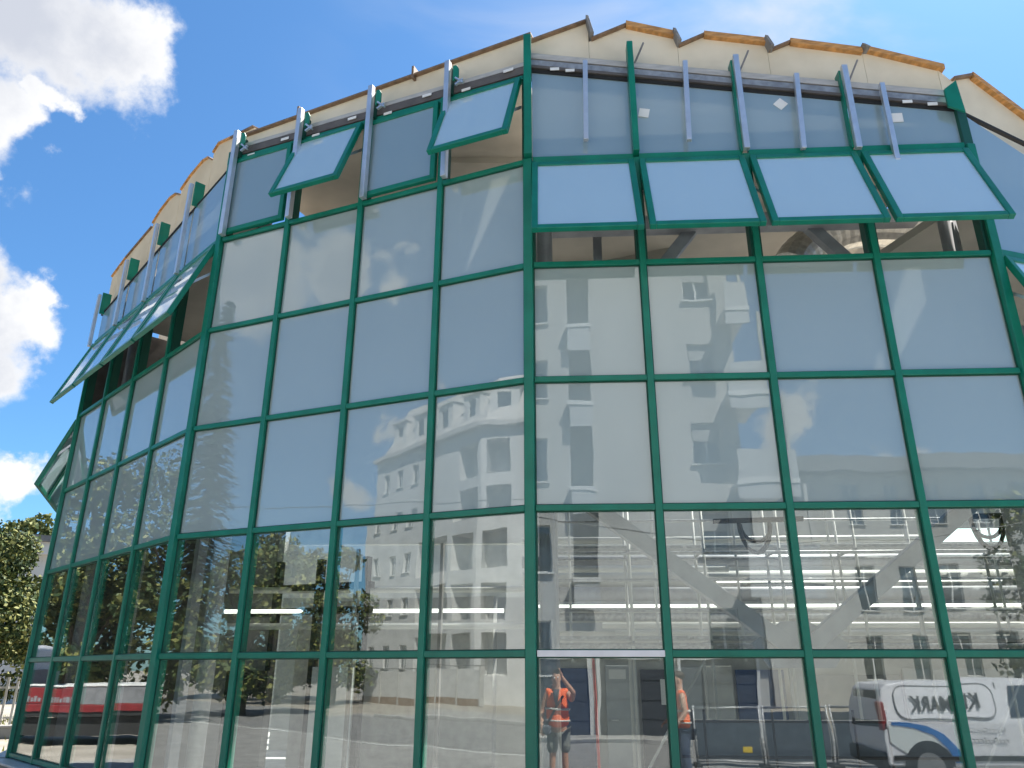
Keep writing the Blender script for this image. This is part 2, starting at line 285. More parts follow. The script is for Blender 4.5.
for k in names:
    i = names.index(k); fm, L = fmat(k); top = tops[k]; ncol = 4; pw = L/ncol
    hw = .031
    main = k in ('LL', 'L', 'FR', 'R')
    vr = vent_row[k]
    # mullions
    for c in range(ncol+1):
        if c == ncol and k != 'R2': continue
        u = c*pw; corner = c == 0
        zt = top(u, L) if (k in ('L', 'F4', 'F5', 'R2')) else Z4+.0 if k != 'R' else Z3
        ww = .046 if corner else hw
        if corner and k in ('FR', 'L', 'R'): zt = max(zt, Z4+.02)
        part('mullion', shared(('mu', ww, round(zt, 2), corner), lambda: boxmesh((-ww, -.055 if corner else -.045, ZB-.04), (ww, .09, zt), .006)), 'green', k, (u, 0, 0), rot=(0, 0, R(-10)) if corner else None)
    # levels of this face
    lev = [ZB, Z0, Z1, Z2, Z3, Z4]
    if k == 'R': lev = [ZB, Z0, Z1, Z2, Z3]
    th = .026
    for c in range(ncol):
        a = c*pw+(.046 if c == 0 else hw); b = (c+1)*pw-(hw if c < ncol-1 else .046)
        for z in lev:
            if k == 'FR' and c == 0 and z == Z0:
                part('transom', boxmesh((a, -.05, -th), (b, .06, th), .004), 'whitestrip', k, (0, 0, z), label='unpainted white transom')
                continue
            h2 = .045 if (vr and z == vr[1]) else th
            part('transom', shared(('tr', k, c, h2), lambda: boxmesh((a, -.038, -h2), (b, .06, h2), .004)), 'green', k, (0, 0, z))
        # panes
        rows = list(zip(lev, lev[1:]))
        for (za, zb) in rows:
            if vr and (za, zb) == vr: continue
            low = zb <= Z1+.01
            me = shared(('pn', k, c, round(zb-za, 2)), lambda: boxmesh((-(b-a)/2, 0, -(zb-za)/2+th), ((b-a)/2, .012, (zb-za)/2-th)))
            me = me.copy() if len(me.users_id if hasattr(me, 'users_id') else []) else me
            gw_, gh_ = (b-a)/2, (zb-za)/2-th
            part('gasket', shared(('gk', k, c, round(zb-za, 2)), lambda: mesh(lambda bm: [box(bm, (-gw_, -.012, -gh_), (-gw_+.011, -.004, gh_)), box(bm, (gw_-.011, -.012, -gh_), (gw_, -.004, gh_)), box(bm, (-gw_+.011, -.012, -gh_), (gw_-.011, -.004, -gh_+.011)), box(bm, (-gw_+.011, -.012, gh_-.011), (gw_-.011, -.004, gh_))])), 'green_dark', k, ((a+b)/2, 0, (za+zb)/2))
            key = ('pm', k, c, round(zb-za, 2), low)
            me2 = shared(key, lambda: me.copy())
            part('glass_pane', me2, 'clear' if low else 'film', k, ((a+b)/2, random.uniform(-.002, .002), (za+zb)/2), rot=(random.uniform(-.0026, .0026), 0, random.uniform(-.0026, .0026)))
        # top band: windows on L, slanted fixed panes elsewhere
        zl = lev[-1]
        if k == 'L':
            hz = min(top(a, L), top(b, L))-.06
            part('transom', mesh(lambda bm: prism(bm, [(a, hz+.005), (b, hz+.005), (b, top(b, L)), (a, top(a, L))], -.03, .05), .004), 'green', k)
            make_vent(k, a+.015, b-.015, hz, hz-Z4-.045, R(21) if c in (1, 3) else R(1), 'open awning window tilted out' if c in (1, 3) else 'closed awning window')
        else:
            ov = 0
            a2 = a-.02 if k in ('FR', 'LL') and c else a; 
            part('glass_pane', mesh(lambda bm: prism(bm, [(a, zl+.04), (b, zl+.04), (b, top(b, L)), (a, top(a, L))], 0, .014)), 'top_glass', k, (0, .004, 0), rot=(random.uniform(-.001, .001), 0, 0))
        if vr and vr[1] and k != 'L':
            make_vent(k, a-.005, b+.005, vr[1]-.055, vr[1]-vr[0]-.075, R({'LL': 21, 'F4': 19, 'FR': 22.5, 'R': 22}[k]), None)
            # jamb liners of the opening
            for x in (a+.012, b-.012):
                part('jamb', boxmesh((x-.012, -.01, vr[0]+.03), (x+.012, .10, vr[1]-.05)), 'green_dark', k)
        elif k == 'L':
            for x in (a+.012, b-.012):
                part('jamb', boxmesh((x-.012, 0, Z4+.03), (x+.012, .10, top(x, L)-.07)), 'green_dark', k)
    # plinth and sill
    part('plinth', boxmesh((-.06, -.10, 0), (L+.06, .4, ZB-.07)), 'plinth', k)
    part('sill', mesh(lambda bm: prism(bm, [(-.08, ZB-.07), (L+.08, ZB-.07), (L+.08, ZB-.04), (-.08, ZB-.04)], -.26, .1), .008), 'sill', k)
    if k in ('L', 'FR', 'R', 'LL'):
        n = 6
        def run(m_, name, dz0, dz1, y0, y1):
            def f(bm):
                us = [-.02, L+.02]
                pts = [(u, top(max(u, 0), L)+dz0) for u in us]+[(u, top(max(u, 0), L)+dz1) for u in us[::-1]]
                prism(bm, pts, y0, y1)
            part(name, mesh(f), m_, k)
        if k == 'L':
            run('dark', 'gasket', .0, .02, -.01, .10); run('flash_dark', 'gutter_profile', .02, .12, -.03, .10)
            run('dark', 'shadow_joint', .12, .14, .01, .10); run('flash_light', 'flashing', .14, .195, -.015, .10)
        elif k == 'FR':
            run('dark', 'gasket', .0, .05, -.01, .10); run('flash_dark', 'gutter_profile', .05, .085, -.03, .10)
            run('galv', 'gutter_profile', .088, .165, -.02, .10); run('dark', 'shadow_joint', .168, .19, .01, .10)
            run('flash_light', 'flashing', .19, .255, -.015, .10); run('flash_light', 'flashing', .258, .315, .04, .12)
        else:
            run('dark', 'gasket', .0, .03, -.01, .03)

# parapets
def parapet(k, pts, bot, y=.12, tilt=.0, capmat='brown', capth=.035, mname='cream'):
    """pts = top outline (u, z); bot = bottom z as function of u"""
    if k in ('FR', 'R', 'L'): pts = [(a_, b_-.04) for a_, b_ in pts]
    poly = [(pts[0][0], bot(pts[0][0]))]+[(pts[-1][0], bot(pts[-1][0]))]+list(reversed(pts))
    o = part('parapet_panel', mesh(lambda bm: prism(bm, poly, 0, .10)), mname, k, (0, y, 0), rot=None)
    return o
def cap(k, p, q, m, th, y0=.07, y1=.26):
    if k in ('FR', 'R', 'L'): p, q = (p[0], p[1]-.045), (q[0], q[1]-.045)
    part('parapet_cap', mesh(lambda bm: prism(bm, [p, q, (q[0], q[1]+th), (p[0], p[1]+th)], y0, y1), .004), m, k)
def endplate(k, u, z0, z1):
    z0 -= .045; z1 -= .075
    part('end_plate', mesh(lambda bm: prism(bm, [(u-.012, z1), (u+.02, z1-.01), (u+.075, z0), (u+.035, z0)], .0, .24), .004), 'endplate', k)
fb = lambda u: 8.30-.152*u
for pts in ([(0, 8.55), (.697, 8.83)], [(.70, 8.55), (1.16, 8.755), (1.697, 8.57)], [(1.70, 8.41), (2.02, 8.56), (2.687, 8.42)], [(2.69, 8.285), (2.954, 8.40), (3.712, 8.225)], [(3.715, 8.255), (4.5, 7.96)]):
    parapet('FR', pts, fb)
cap('FR', (0, 8.55), (.69, 8.83), 'brown', .03); endplate('FR', .68, 8.58, 8.87)
cap('FR', (.73, 8.555), (1.16, 8.755), 'brown', .03); cap('FR', (1.13, 8.72), (1.66, 8.545), 'rust', .075, .06); endplate('FR', 1.655, 8.42, 8.63)
cap('FR', (1.71, 8.41), (2.02, 8.56), 'brown', .03); cap('FR', (2.0, 8.525), (2.67, 8.39), 'rust', .07, .06); endplate('FR', 2.66, 8.29, 8.47)
cap('FR', (2.70, 8.285), (2.954, 8.40), 'brown', .03); cap('FR', (2.94, 8.37), (3.70, 8.20), 'rust', .07, .06); endplate('FR', 3.69, 8.22, 8.30)
cap('FR', (3.72, 8.235), (4.53, 7.925), 'rust', .065, .06)
rb = lambda u: max(6.4, 7.31-.47*u)
parapet('R', [(0, 7.95), (.16, 7.84), (.44, 7.97), (1.4, 7.40)], rb); parapet('R', [(1.41, 7.32), (1.75, 7.3), (3, 6.9), (4.4, 6.8)], rb)
cap('R', (.16, 7.84), (.44, 7.96), 'brown', .035); cap('R', (.44, 7.93), (1.4, 7.37), 'rust', .075, .06); cap('R', (1.41, 7.31), (4.4, 6.8), 'rust', .07, .06)
lb = lambda u: 8.03-.02*u+.17
parapet('L', [(0, 8.50), (4.14, 8.66)], lb); cap('L', (0, 8.50), (4.15, 8.66), 'brown', .028)
for u in (.9, 2.6): part('end_plate', boxmesh((u, .05, 8.50), (u+.03, .2, 8.60+.03*u)), 'brown', 'L')
llb = lambda u: tops['LL'](max(u, 0), 4.6)+.03
for pts in ([(-.62, 8.36), (0, 8.50), (1.10, 8.63)], [(1.11, 8.70), (1.4, 8.82), (1.75, 8.88), (2.0, 8.84), (2.18, 8.74)], [(2.19, 8.82), (2.5, 8.92), (2.94, 8.97), (3.15, 8.92), (3.29, 8.81)], [(3.30, 8.93), (3.47, 9.0), (3.9, 8.86), (4.62, 8.64)]):
    parapet('LL', pts, llb, y=.20, mname='tanrender')
    for p, q in zip(pts, pts[1:]): cap('LL', p, q, 'brown' if q == pts[-1] else 'rust', .03, .17, .36)
for kk, zz in (('F4', 8.3), ('F5', 8.3), ('R2', 7.0)): parapet(kk, [(0, zz), (4.45, zz)], lambda u: 6.2 if kk == 'R2' else 7.4)

# cover strips, fins, brackets, tags
def strip(k, u, z0, z1, y0=-.12, y1=-.07, w_=.026, slant=0):
    part('cover_strip', mesh(lambda bm: prism(bm, [(u-w_+slant, z0), (u+w_+slant, z0), (u+w_, z1), (u-w_, z1)], y0, y1), .004), 'alu', k)
for u0, u1, z0, z1 in ((.635, .612, 6.98, 8.03), (1.715, 1.68, 6.93, 7.97), (2.875, 2.833, 6.78, 7.74), (3.74, 3.74, 6.60, 7.57)): strip('FR', u0, z0, z1, slant=u1-u0)
for u, z0, z1 in ((2.26, 6.80, 8.02), (3.385, 6.76, 7.82)):
    strip('FR', u, z0, z1, -.125, -.07, .03)
    part('fin', boxmesh((u-.05, -.068, 6.80), (u-.030, .05, z1-.03)), 'green', 'FR')
for u, z1, w_ in ((0, 8.43, .042), (1.13, 8.27, .032)):
    part('fin', boxmesh((u-w_, -.12, Z4+.03), (u+w_, .02, z1), .005), 'green', 'FR')
    part('fin_backplate', boxmesh((u-w_+.01, .021, Z4+.03), (u+w_-.01, .08, z1-.14), .004), 'green_dark', 'FR')
part('bracket', mesh(lambda bm: prism(bm, [(4.36, 7.24), (4.52, 7.16), (4.50, 7.57), (4.36, 7.46)], -.11, -.085), .003), 'green', 'FR')
for u, zt in ((1.17, 8.02), (2.30, 7.85), (3.44, 7.66)):
    part('support_rod', mesh(lambda bm: bar(bm, (u, .0, zt), (u+.12, -.06, zt+.27), .016, .016)), 'endplate', 'FR')
for u in (0, 1.035, 2.07, 3.105):
    strip('L', u+.13 if u == 0 else u+.10, 6.78, 8.36 if u else 8.33, -.17, -.10, .03)
    uu = (u+.13 if u == 0 else u+.10)
    part('fin', boxmesh((uu-.02, -.10, 7.95), (uu+.03, .04, 8.30)), 'green_dark', 'L')
    part('bracket', mesh(lambda bm: prism(bm, [(uu+.055, 8.08), (uu+.13, 8.12), (uu+.13, 8.24), (uu+.10, 8.30), (uu+.055, 8.30)], -.12, -.10), .003), 'green', 'L')
    part('clamp', mesh(lambda bm: [bar(bm, (uu+.10, -.13, 8.10), (uu+.20, -.13, 8.0), .03, .02), bar(bm, (uu+.10, -.13, 8.0), (uu+.2, -.13, 8.05), .03, .02)]), 'alu', 'L')
    part('tag', boxmesh((uu+.14, -.05, 7.955), (uu+.25, -.043, 7.99)), 'white', 'L')
    part('tag', boxmesh((uu+.66, -.05, 8.045), (uu+.78, -.043, 8.08)), 'white', 'L')
for u in (0, 1.15, 2.30, 3.455, 4.58):
    zt = tops['LL'](u, 4.6)
    uu = min(u+.35, 4.5) if u < 4 else 4.52
    if u < 4: strip('LL', u+.40*0+.05, 6.72, zt+.33, -.13, -.08, .03)
    part('bracket', boxmesh((u+.09, -.075, zt-.02), (u+.12, .06, zt+.36)) if u < 4 else boxmesh((u-.02, -.06, zt), (u, .1, zt+.2)), 'green', 'LL')
for u in (1.2, 3.4):
    part('bracket', boxmesh((u, -.11, rb(u)+.08), (u+.1, -.07, rb(u)+.38)), 'green', 'R')
for u, z, a in ((1.25, 7.38, .2), (2.70, 7.43, .8), (3.88, 7.20, 0)):
    part('sticker', boxmesh((-.055, -.004, -.055), (.055, 0, .055)), 'white', 'FR', (u, -.004, z), rot=(0, a, 0))
for u in (.25, .42, 3.95, 4.2):
    zt = tops['FR'](u, 4.5); part('tag', boxmesh((u, -.04, zt+.02), (u+.1, -.032, zt+.055)), 'white', 'FR')

part('corner_post', boxmesh((-.05, -.03, Z3), (.05, .10, 7.28)), 'green_dark', 'R', rot=(0, 0, R(-10)))
# ---- inside of the building
inner = [c+(CEN-c).normalized()*.55 for c in corners]
ring = [(c.x, c.y) for c in inner]
full = ring+[(CEN.x+10.5*math.cos(R(a)), CEN.y+10.5*math.sin(R(a))) for a in (20, 50, 80, 110, 140, 160)]
part('floor_slab', mesh(lambda bm: flatprism(bm, full, .0, .16)), 'slab')
def inside_span(y):
    xs = []
    for p, q in zip(full, full[1:]+full[:1]):
        if (p[1]-y)*(q[1]-y) < 0: xs.append(p[0]+(q[0]-p[0])*(y-p[1])/(q[1]-p[1]))
    return (min(xs), max(xs)) if len(xs) > 1 else None
def roof(bm):
    y = 8.3
    while y < 27:
        sp = [inside_span(y+.02), inside_span(y+.58)]
        if all(sp): box(bm, (max(sp[0][0], sp[1][0])+.2, y, 7.9), (min(sp[0][1], sp[1][1])-.2, y+.6, 8.15))
        y += 2.0
part('roof_slab', mesh(roof), 'tan', label='roof with long gaps added to let daylight into the hall')  # unseen roof, its gaps added to brighten the hall
def rear(bm):
    pts = [tuple(inner[-1])]+full[len(ring):]+[tuple(inner[0])]
    for p, q in zip(pts, pts[1:]): bar(bm, (p[0], p[1], 3.9), (q[0], q[1], 3.9), .25, 7.6)
part('rear_wall', mesh(rear), 'inwall')
# ring beam and ceiling strip behind the upper windows
for k in ('LL', 'L', 'FR', 'R'):
    L = fmat(k)[1]
    zt = {'LL': 7.25, 'L': 7.98, 'FR': 7.2, 'R': 6.3}[k]
    part('soffit', boxmesh((.08, .11, zt), (L-.08, 3.0, zt+.1)), 'tan', k)
    if k != 'FR': part('bulkhead', boxmesh((-.9, 3.01, {'LL': 5.6, 'L': 6.6, 'FR': 7.0, 'R': 5.6}[k]), (L+.9, 3.12, zt+.1)), 'tan', k)
    part('ring_beam', boxmesh((.05, 1.1, {'LL': 5.75, 'L': 6.95, 'FR': 6.62, 'R': 5.2}[k]), (L-.05, 1.25, {'LL': 6.0, 'L': 7.25, 'FR': 6.80, 'R': 5.5}[k])), 'flash_dark' if k == 'L' else 'steel', k)
    for u in (.15,):
        part('column', mesh(lambda bm: tube(bm, [(0, 0, .16), (0, 0, 8.3 if k in ('L',) else 7.0)], .09, 14), smooth=True), 'steel', k, (u, .55, 0))
# back wall, with openings to daylight beyond, pipes and lit tubes
part('inner_wall', mesh(lambda bm: [box(bm, (-6, 11, .16), (10, 11.2, 3.3)), box(bm, (-6, 11, 4.5), (10, 11.2, 8.3))]), 'inwall', 'FR')
for z, y, u0, u1, r, m_ in ((2.80, 7, -.2, 9, .025, 'tube'), (3.22, 7.1, 3.0, 7.8, .022, 'tube'), (2.49, 7.2, 1.0, 9, .05, 'pipe'), (2.36, 6.9, 1.2, 9, .04, 'pipe'), (2.72, 7.7, -.4, 9, .16, 'inwall'), (3.3, 7.8, -.4, 9, .18, 'inwall'), (2.3, 7.7, -.4, 9, .12, 'inwall'), (2.25, 7.0, -.1, 9, .04, 'pipe'), (3.42, 7.0, -.2, 3.2, .06, 'pipe'), (3.6, 7.4, -.4, 8.5, .11, 'steel'),
                           (3.95, 7.2, -.4, 9, .06, 'pipe'), (3.05, 7.6, -.3, 9, .13, 'steel'), (2.65, 7.5, -.3, 9, .07, 'galv'), (2.12, 7.4, -.3, 9, .05, 'galv'), (2.62, 5.5, -5, -.6, .03, 'tube'), (2.95, 5.6, -5, -.3, .05, 'pipe'), (2.4, 5.6, -5, -.3, .05, 'pipe')):
    part('tube_light' if m_ == 'tube' else 'ceiling_pipe', mesh(lambda bm: tube(bm, [(u0, y, z), (u1, y, z+.004)], r, 10), smooth=True), m_, 'FR')
for u in (.45, 1.9, 3.3, 4.9, 6.2, 7.6):
    part('hanger', mesh(lambda bm: tube(bm, [(u, 6.8, 1.9), (u, 6.8, 4.4)], .022, 8)), 'pipe', 'FR')
for a, b in (((.2, 1.0, 3.62), (2.46, 1.0, 1.92)), ((4.9, 1.0, 3.75), (2.52, 1.0, 1.92))):
    part('steel_brace', mesh(lambda bm: bar(bm, a, b, .14, .16), .008), 'steel', 'FR')
    part('steel_brace', mesh(lambda bm: bar(bm, (a[0], 1.25, a[2]+.9), (b[0]+(.5 if a[0] > 3 else -.3), 1.25, 7.0), .12, .14), .008), 'steel', 'FR')
part('gusset_plate', mesh(lambda bm: prism(bm, [(2.2, 1.78), (2.8, 1.78), (2.95, 2.0), (2.6, 2.2), (2.35, 2.2), (2.05, 2.0)], .985, 1.015)), 'steel', 'FR')
part('steel_post', mesh(lambda bm: bar(bm, (.78, 1.5, 5.6), (.80, 1.5, 7.2), .1, .12)), 'steel', 'FR')
part('corner_pipe', mesh(lambda bm: tube(bm, [(.14, .42, .16), (.14, .42, 3.6)], .075, 14), smooth=True), 'steel', 'FR')
def flex(bm):
    pts = []; n = 46
    for q in range(n+1):
        t = q/n; a = math.pi*(.12+.78*t)
        pts.append((4.4+1.1*math.cos(math.pi-a)*1.2, 1.7+.3*t, 6.05+.95*math.sin(a)))
    tube(bm, pts, [.24+.005*(q % 2) for q in range(n+1)], 16)
part('flexible_duct', mesh(flex, smooth=False), 'duct', 'FR')
for u, z in ((2.45, 3.32), (5.0, 3.35)):
    part('hanging_hose', mesh(lambda bm: [tube(bm, [(u+.02*j+.17*math.cos(t*.314)*(1 if j % 2 else -1), 2+.05*j, z-.33*math.sin(t*.314)**1 *(1 if j < 2 else .6)) for t in range(11)], .022, 8) for j in range(3)], smooth=True), 'cable', 'FR')
part('steel_bar', mesh(lambda bm: bar(bm, (2.0, 2, 3.34), (3.0, 2, 3.36), .05, .05)), 'dark', 'FR'); part('steel_bar', mesh(lambda bm: bar(bm, (4.6, 2, 3.37), (5.5, 2, 3.38), .05, .05)), 'dark', 'FR')
part('skylight_panel', boxmesh((6.9, 7.0, 3.86), (8.4, 7.03, 4.08)), emis('glowing_panel', (.72, 1, .95), .9), 'FR', label='pale green window strip, its own glow standing in for daylight')  # emission stands in for daylight coming through the strip
fr_m = fmat('FR')[0]
scf = empty('scaffold', (0, 0, 0), 'pale tubular scaffold with decks standing inside the hall behind the front panes', 'scaffold'); scf.matrix_basis = fr_m @ T(3.6, 5.4, .16)
us = [-3.4+1.15*q for q in range(8)]
for u in us:
    for y in (0, .75):
        link('post', shared('scp', lambda: mesh(lambda bm: tube(bm, [(0, 0, 0), (0, 0, 4.4)], .024, 8), smooth=True)), 'pipe', scf, T(u, y, 0))
    for z in (2.0, 3.35): link('crossbar', shared('scc', lambda: mesh(lambda bm: tube(bm, [(0, -.05, 0), (0, .8, 0)], .02, 8))), 'galv', scf, T(u, 0, z))
for z in (1.96, 2.45, 2.9, 3.31, 3.8):
    for y in ((0, .75) if z in (1.96, 3.31) else (0,)):
        link('ledger', shared('scl', lambda: mesh(lambda bm: tube(bm, [(-3.5, 0, 0), (4.75, 0, 0)], .022, 8), smooth=True)), 'galv', scf, T(0, y-.03, z))
for z in (2.04, 3.39):
    for q in range(4): link('deck_board', shared('scd', lambda: boxmesh((-1.0, 0, 0), (1.0, .68, .045), .004)), 'galv', scf, T(-2.4+q*2.05, .03, z))
for u, v in ((us[1], us[2]), (us[5], us[6])): link('brace_tube', mesh(lambda bm: tube(bm, [(u, -.05, .1), (v, -.05, 1.95)], .02, 8)), 'pipe', scf)
# partition of doors and panels deep inside
def door(name, u0, u1, z1, m_, y=8, handle=False, **k):
    o = part(name, boxmesh((u0, y-.05, .16), (u1, y+.02, z1), .006), m_, 'FR', **k)
    if handle: link('handle', mesh(lambda bm: [tube(bm, [(u0+.08, y-.06, .95), (u0+.08, y-.11, .95), (u0+.2, y-.11, .95)], .012, 8)]), 'alu', o)
part('partition_wall', boxmesh((-2.5, 8.05, .16), (8.5, 8.2, 2.05)), 'inwall', 'FR')
door('panel', .25, .86, 1.80, 'bluepanel', label='dark blue panel'); door('door', 1.06, 1.62, 1.85, 'greydoor', handle=True, label='pale grey door'); door('door', 1.68, 2.18, 1.78, 'darkdoor', label='dark doorway leaf')
part('notice', boxmesh((1.12, 7.93, 1.62), (1.42, 7.94, 1.78)), 'paper', 'FR'); part('notice', boxmesh((2.02, 7.91, 1.2), (2.2, 7.92, 1.62)), 'paper', 'FR')
door('panel', 2.25, 2.75, 1.82, 'greydoor', label='grey panel'); door('panel', 2.85, 3.3, 1.84, 'inwall', label='pale panel'); door('panel', 3.36, 4.20, 1.78, 'bluepanel', label='dark blue panel'); door('column_casing', 4.24, 4.66, 1.88, 'greydoor', y=7.8)
door('panel', 4.75, 6.2, 1.7, 'conc', label='grey panel'); door('panel', 6.25, 8.3, 1.8, 'greydoor', label='grey panel')
part('low_wall', boxmesh((1.75, 4.0, .16), (5.2, 4.12, 1.14)), mat('slate_board', (.085, .11, .14), .6, var=.2), 'FR'); 
for z in (.75, 1.16): part('rail', mesh(lambda bm: tube(bm, [(1.75, 3.94, z), (5.2, 3.94, z)], .018, 8)), 'dark', 'FR')
for u in (1.9, 2.05, 2.9, 3.9, 4.3): part('rail_post', mesh(lambda bm: tube(bm, [(u, 3.9, .16), (u, 3.9, 1.3)], .016, 8)), 'dark', 'FR')
part('inner_wall', boxmesh((-4.2, 4.0, .16), (-1.9, 4.15, 3.9)), 'conc', 'L', label='rough grey inner wall')
part('inner_wall', boxmesh((-2.9, 6.0, .16), (1.1, 6.15, 2.95)), 'slab', 'L')
for z in (2.62, 2.98): part('beam', boxmesh((-2.4, 3.9, z-.05), (.0, 4.0, z+.05)), 'cable', 'L')
for u in (-1.75, -.95, -.1): part('post', boxmesh((u-.05, 3.86, .16), (u+.05, 3.97, 3.4)), 'cable', 'L')
part('panel', boxmesh((-2.4, 3.7, .16), (-1.6, 3.78, 1.75)), 'darkdoor', 'L')
part('panel', boxmesh((-.5, 3.3, .16), (.15, 3.38, 1.8)), 'greydoor', 'L')
for u in (1.0, 2.2): part('post', boxmesh((u-.02, 2.0, .16), (u+.02, 2.04, 3.2)), 'endplate', 'L')
for u in (.6, 2.8): part('post', boxmesh((u-.06, 1.0, .16), (u+.06, 1.12, 6.9)), 'steel', 'LL')
DIM = mat('dark_view_block', (.12, .11, .10), .9, var=.3)  # walls added to block bright far panes, interior shade in their colour
part('inner_wall', boxmesh((-2.2, 4.0, 5.0), (4.9, 4.15, 7.6)), DIM, 'LL'); part('inner_wall', boxmesh((-.2, 3.2, .16), (.9, 3.3, 4.99)), DIM, 'LL'); part('cross_view_block', boxmesh((-.35, .14, .16), (-.22, 3.9, 7.3)), DIM, 'LL')

# ------------------------------------------------------------------ facades with real openings
def facade(bm, W, H, ops, depth=.22, x0=0):
    xs = sorted({x0, W}|{o[0] for o in ops}|{o[1] for o in ops}); zs = sorted({0, H}|{o[2] for o in ops}|{o[3] for o in ops})
    for xa, xb in zip(xs, xs[1:]):
        for za, zb in zip(zs, zs[1:]):
            cx, cz = (xa+xb)/2, (za+zb)/2
            if any(o[0] < cx < o[1] and o[2] < cz < o[3] for o in ops): continue
            bm.faces.new([bm.verts.new(p) for p in ((xa, 0, za), (xb, 0, za), (xb, 0, zb), (xa, 0, zb))])
    for o in ops:
        xa, xb, za, zb = o[:4]; d = o[4] if len(o) > 4 else depth
        for q in (((xa,0,za),(xa,d,za),(xa,d,zb),(xa,0,zb)), ((xb,0,za),(xb,0,zb),(xb,d,zb),(xb,d,za)), ((xa,0,za),(xb,0,za),(xb,d,za),(xa,d,za)), ((xa,0,zb),(xa,d,zb),(xb,d,zb),(xb,0,zb))):
            bm.faces.new([bm.verts.new(p) for p in q])
        if d > .5: bm.faces.new([bm.verts.new(p) for p in ((xa, d, za), (xb, d, za), (xb, d, zb), (xa, d, zb))])
def fitted_window(par, basis, o, y=.16, shut=False):
    xa, xb, za, zb = o[:4]; f = .05
    wn = link('window', mesh(lambda bm: [box(bm, (xa, y-.03, za), (xa+f, y+.03, zb)), box(bm, (xb-f, y-.03, za), (xb, y+.03, zb)), box(bm, (xa+f, y-.03, za), (xb-f, y+.03, za+f)), box(bm, (xa+f, y-.03, zb-f), (xb-f, y+.03, zb)), box(bm, ((xa+xb)/2-.03, y-.025, za+f), ((xa+xb)/2+.03, y+.025, zb-f))]), 'frame', par, basis)
    link('pane', boxmesh((xa+.02, y, za+.02), (xb-.02, y+.01, zb-.02)), 'plain_glass', wn)
    link('window_ledge', boxmesh((xa-.06, -.08, za-.05), (xb+.06, .1, za-.003)), 'frame', wn)
    if shut: link('roller_shutter', boxmesh((xa+f, y-.06, za+(zb-za)*.55), (xb-f, y-.035, zb-f)), 'shutter', wn)
def fbasis(p, q):
    """local X from p to q seen from the street (facade faces -Y local)"""
    p, q = Vector(p), Vector(q); e = (q-p).normalized(); mt = Matrix.Identity(4)
    mt[0][0], mt[1][0] = e.x, e.y; mt[0][1], mt[1][1] = -e.y, e.x
    mt[0][3], mt[1][3] = p.x, p.y; return mt

# apartment block across the street (seen mirrored in the flat front)
A = empty('apartment_block', (0, -15, 0), 'cream apartment block with stacked balconies and added dark garage doors, mirrored in the front panes', 'building')
AI = T(0, 15, 0)
pA, qA = (5.35, -10.72), (-9.5, -9.9)
bA = AI @ fbasis(pA, qA)      # local x = 5.35 - worldX
X = lambda x: 5.35-x
FL = [1.45, 4.3, 7.15, 10.0, 12.85, 15.7]
wins, logg = [], []
for f in FL[:-1]:
    wins += [(X(4.75), X(3.85), f+.75, f+2.05), (X(-.85), X(-1.9), f+.2, f+1.65), (X(-3.6), X(-4.8), f+.75, f+2.1), (X(-6.4), X(-7.6), f+.75, f+2.1)]
    if f > 2: logg += [(X(.62), X(-.12), f+.02, f+2.45, 1.1)]
link('wall', mesh(lambda bm: facade(bm, 14.87, 17.3, wins+logg)), 'wall_a', A, bA)
for j, o_ in enumerate(wins): fitted_window(A, bA, o_, shut=j % 4 == 0)
for q, (xa, xb) in enumerate(((X(5.0), X(2.9)), (X(2.6), X(.5)), (X(.2), X(-1.6)), (X(-2.2), X(-4.6)))):
    g_ = link('added_dark_door', boxmesh((xa, -.05, .02), (xb, -.004, 2.1)), 'slate', A, bA)  # dark doors invented so the mirrored ground floor stays dark
    for z in (.5, 1.0, 1.5): link('door_rib', boxmesh((xa+.04, -.065, z-.02), (xb-.04, -.051, z+.02)), 'slate', g_)
    link('door_frame', mesh(lambda bm: [box(bm, (xa-.09, -.09, .02), (xa-.003, .0, 2.2)), box(bm, (xb+.003, -.09, .02), (xb+.09, .0, 2.2)), box(bm, (xa-.003, -.09, 2.103), (xb+.003, .0, 2.2))]), 'frame', A, bA)
link('base_course', boxmesh((-.01, -.03, 0), (14.88, -.002, .019)), 'conc', A, bA)
link('side_wall', mesh(lambda bm: box(bm, (0, .3, 0), (14.87, 10, 17.28))), 'wall_a', A, bA @ T(0, .9, 0)); link('end_wall', mesh(lambda bm: [box(bm, (0, .005, 0), (.25, 1.3, 17.29)), box(bm, (14.6, .005, 0), (14.87, 1.3, 17.29))]), 'wall_a', A, bA)
link('roof', boxmesh((-.5, -.6, 17.3), (15.4, 11.5, 17.65)), 'roofgrey', A, bA)
for f, xr in zip(FL[:-1], (7.4, 7.05, 6.75, 6.2, 5.75)):
    if f < 2: continue
    b_ = link('balcony', mesh(lambda bm: [box(bm, (X(xr), -1.0, f-.14), (X(4.95), -.002, f)), box(bm, (X(xr), .0, f-.14), (-.002, 2.2, f))]), 'frame', A, bA)
    link('balcony_panel', mesh(lambda bm: [box(bm, (X(xr)+.02, -.97, f-.55), (X(4.97), -.92, f-.145)), box(bm, (X(xr)+.02, -.98, f+.003), (X(4.97), -.93, f+.95)), box(bm, (X(xr)+.02, -.93, f+.003), (X(xr)+.07, 2.1, f+.95))]), 'railing', b_)
    link('balcony_post', boxmesh((X(xr)+.1, -.85, f+.003), (X(xr)+.2, -.75, f+2.7)), 'wall_a', b_)
    b2 = link('balcony', boxmesh((X(.66), -.3, f-.14), (X(-.16), -.002, f)), 'frame', A, bA)
    link('balcony_panel', boxmesh((X(.62), -.27, f-.9), (X(-.12), -.22, f-.145)), 'railing', b2)

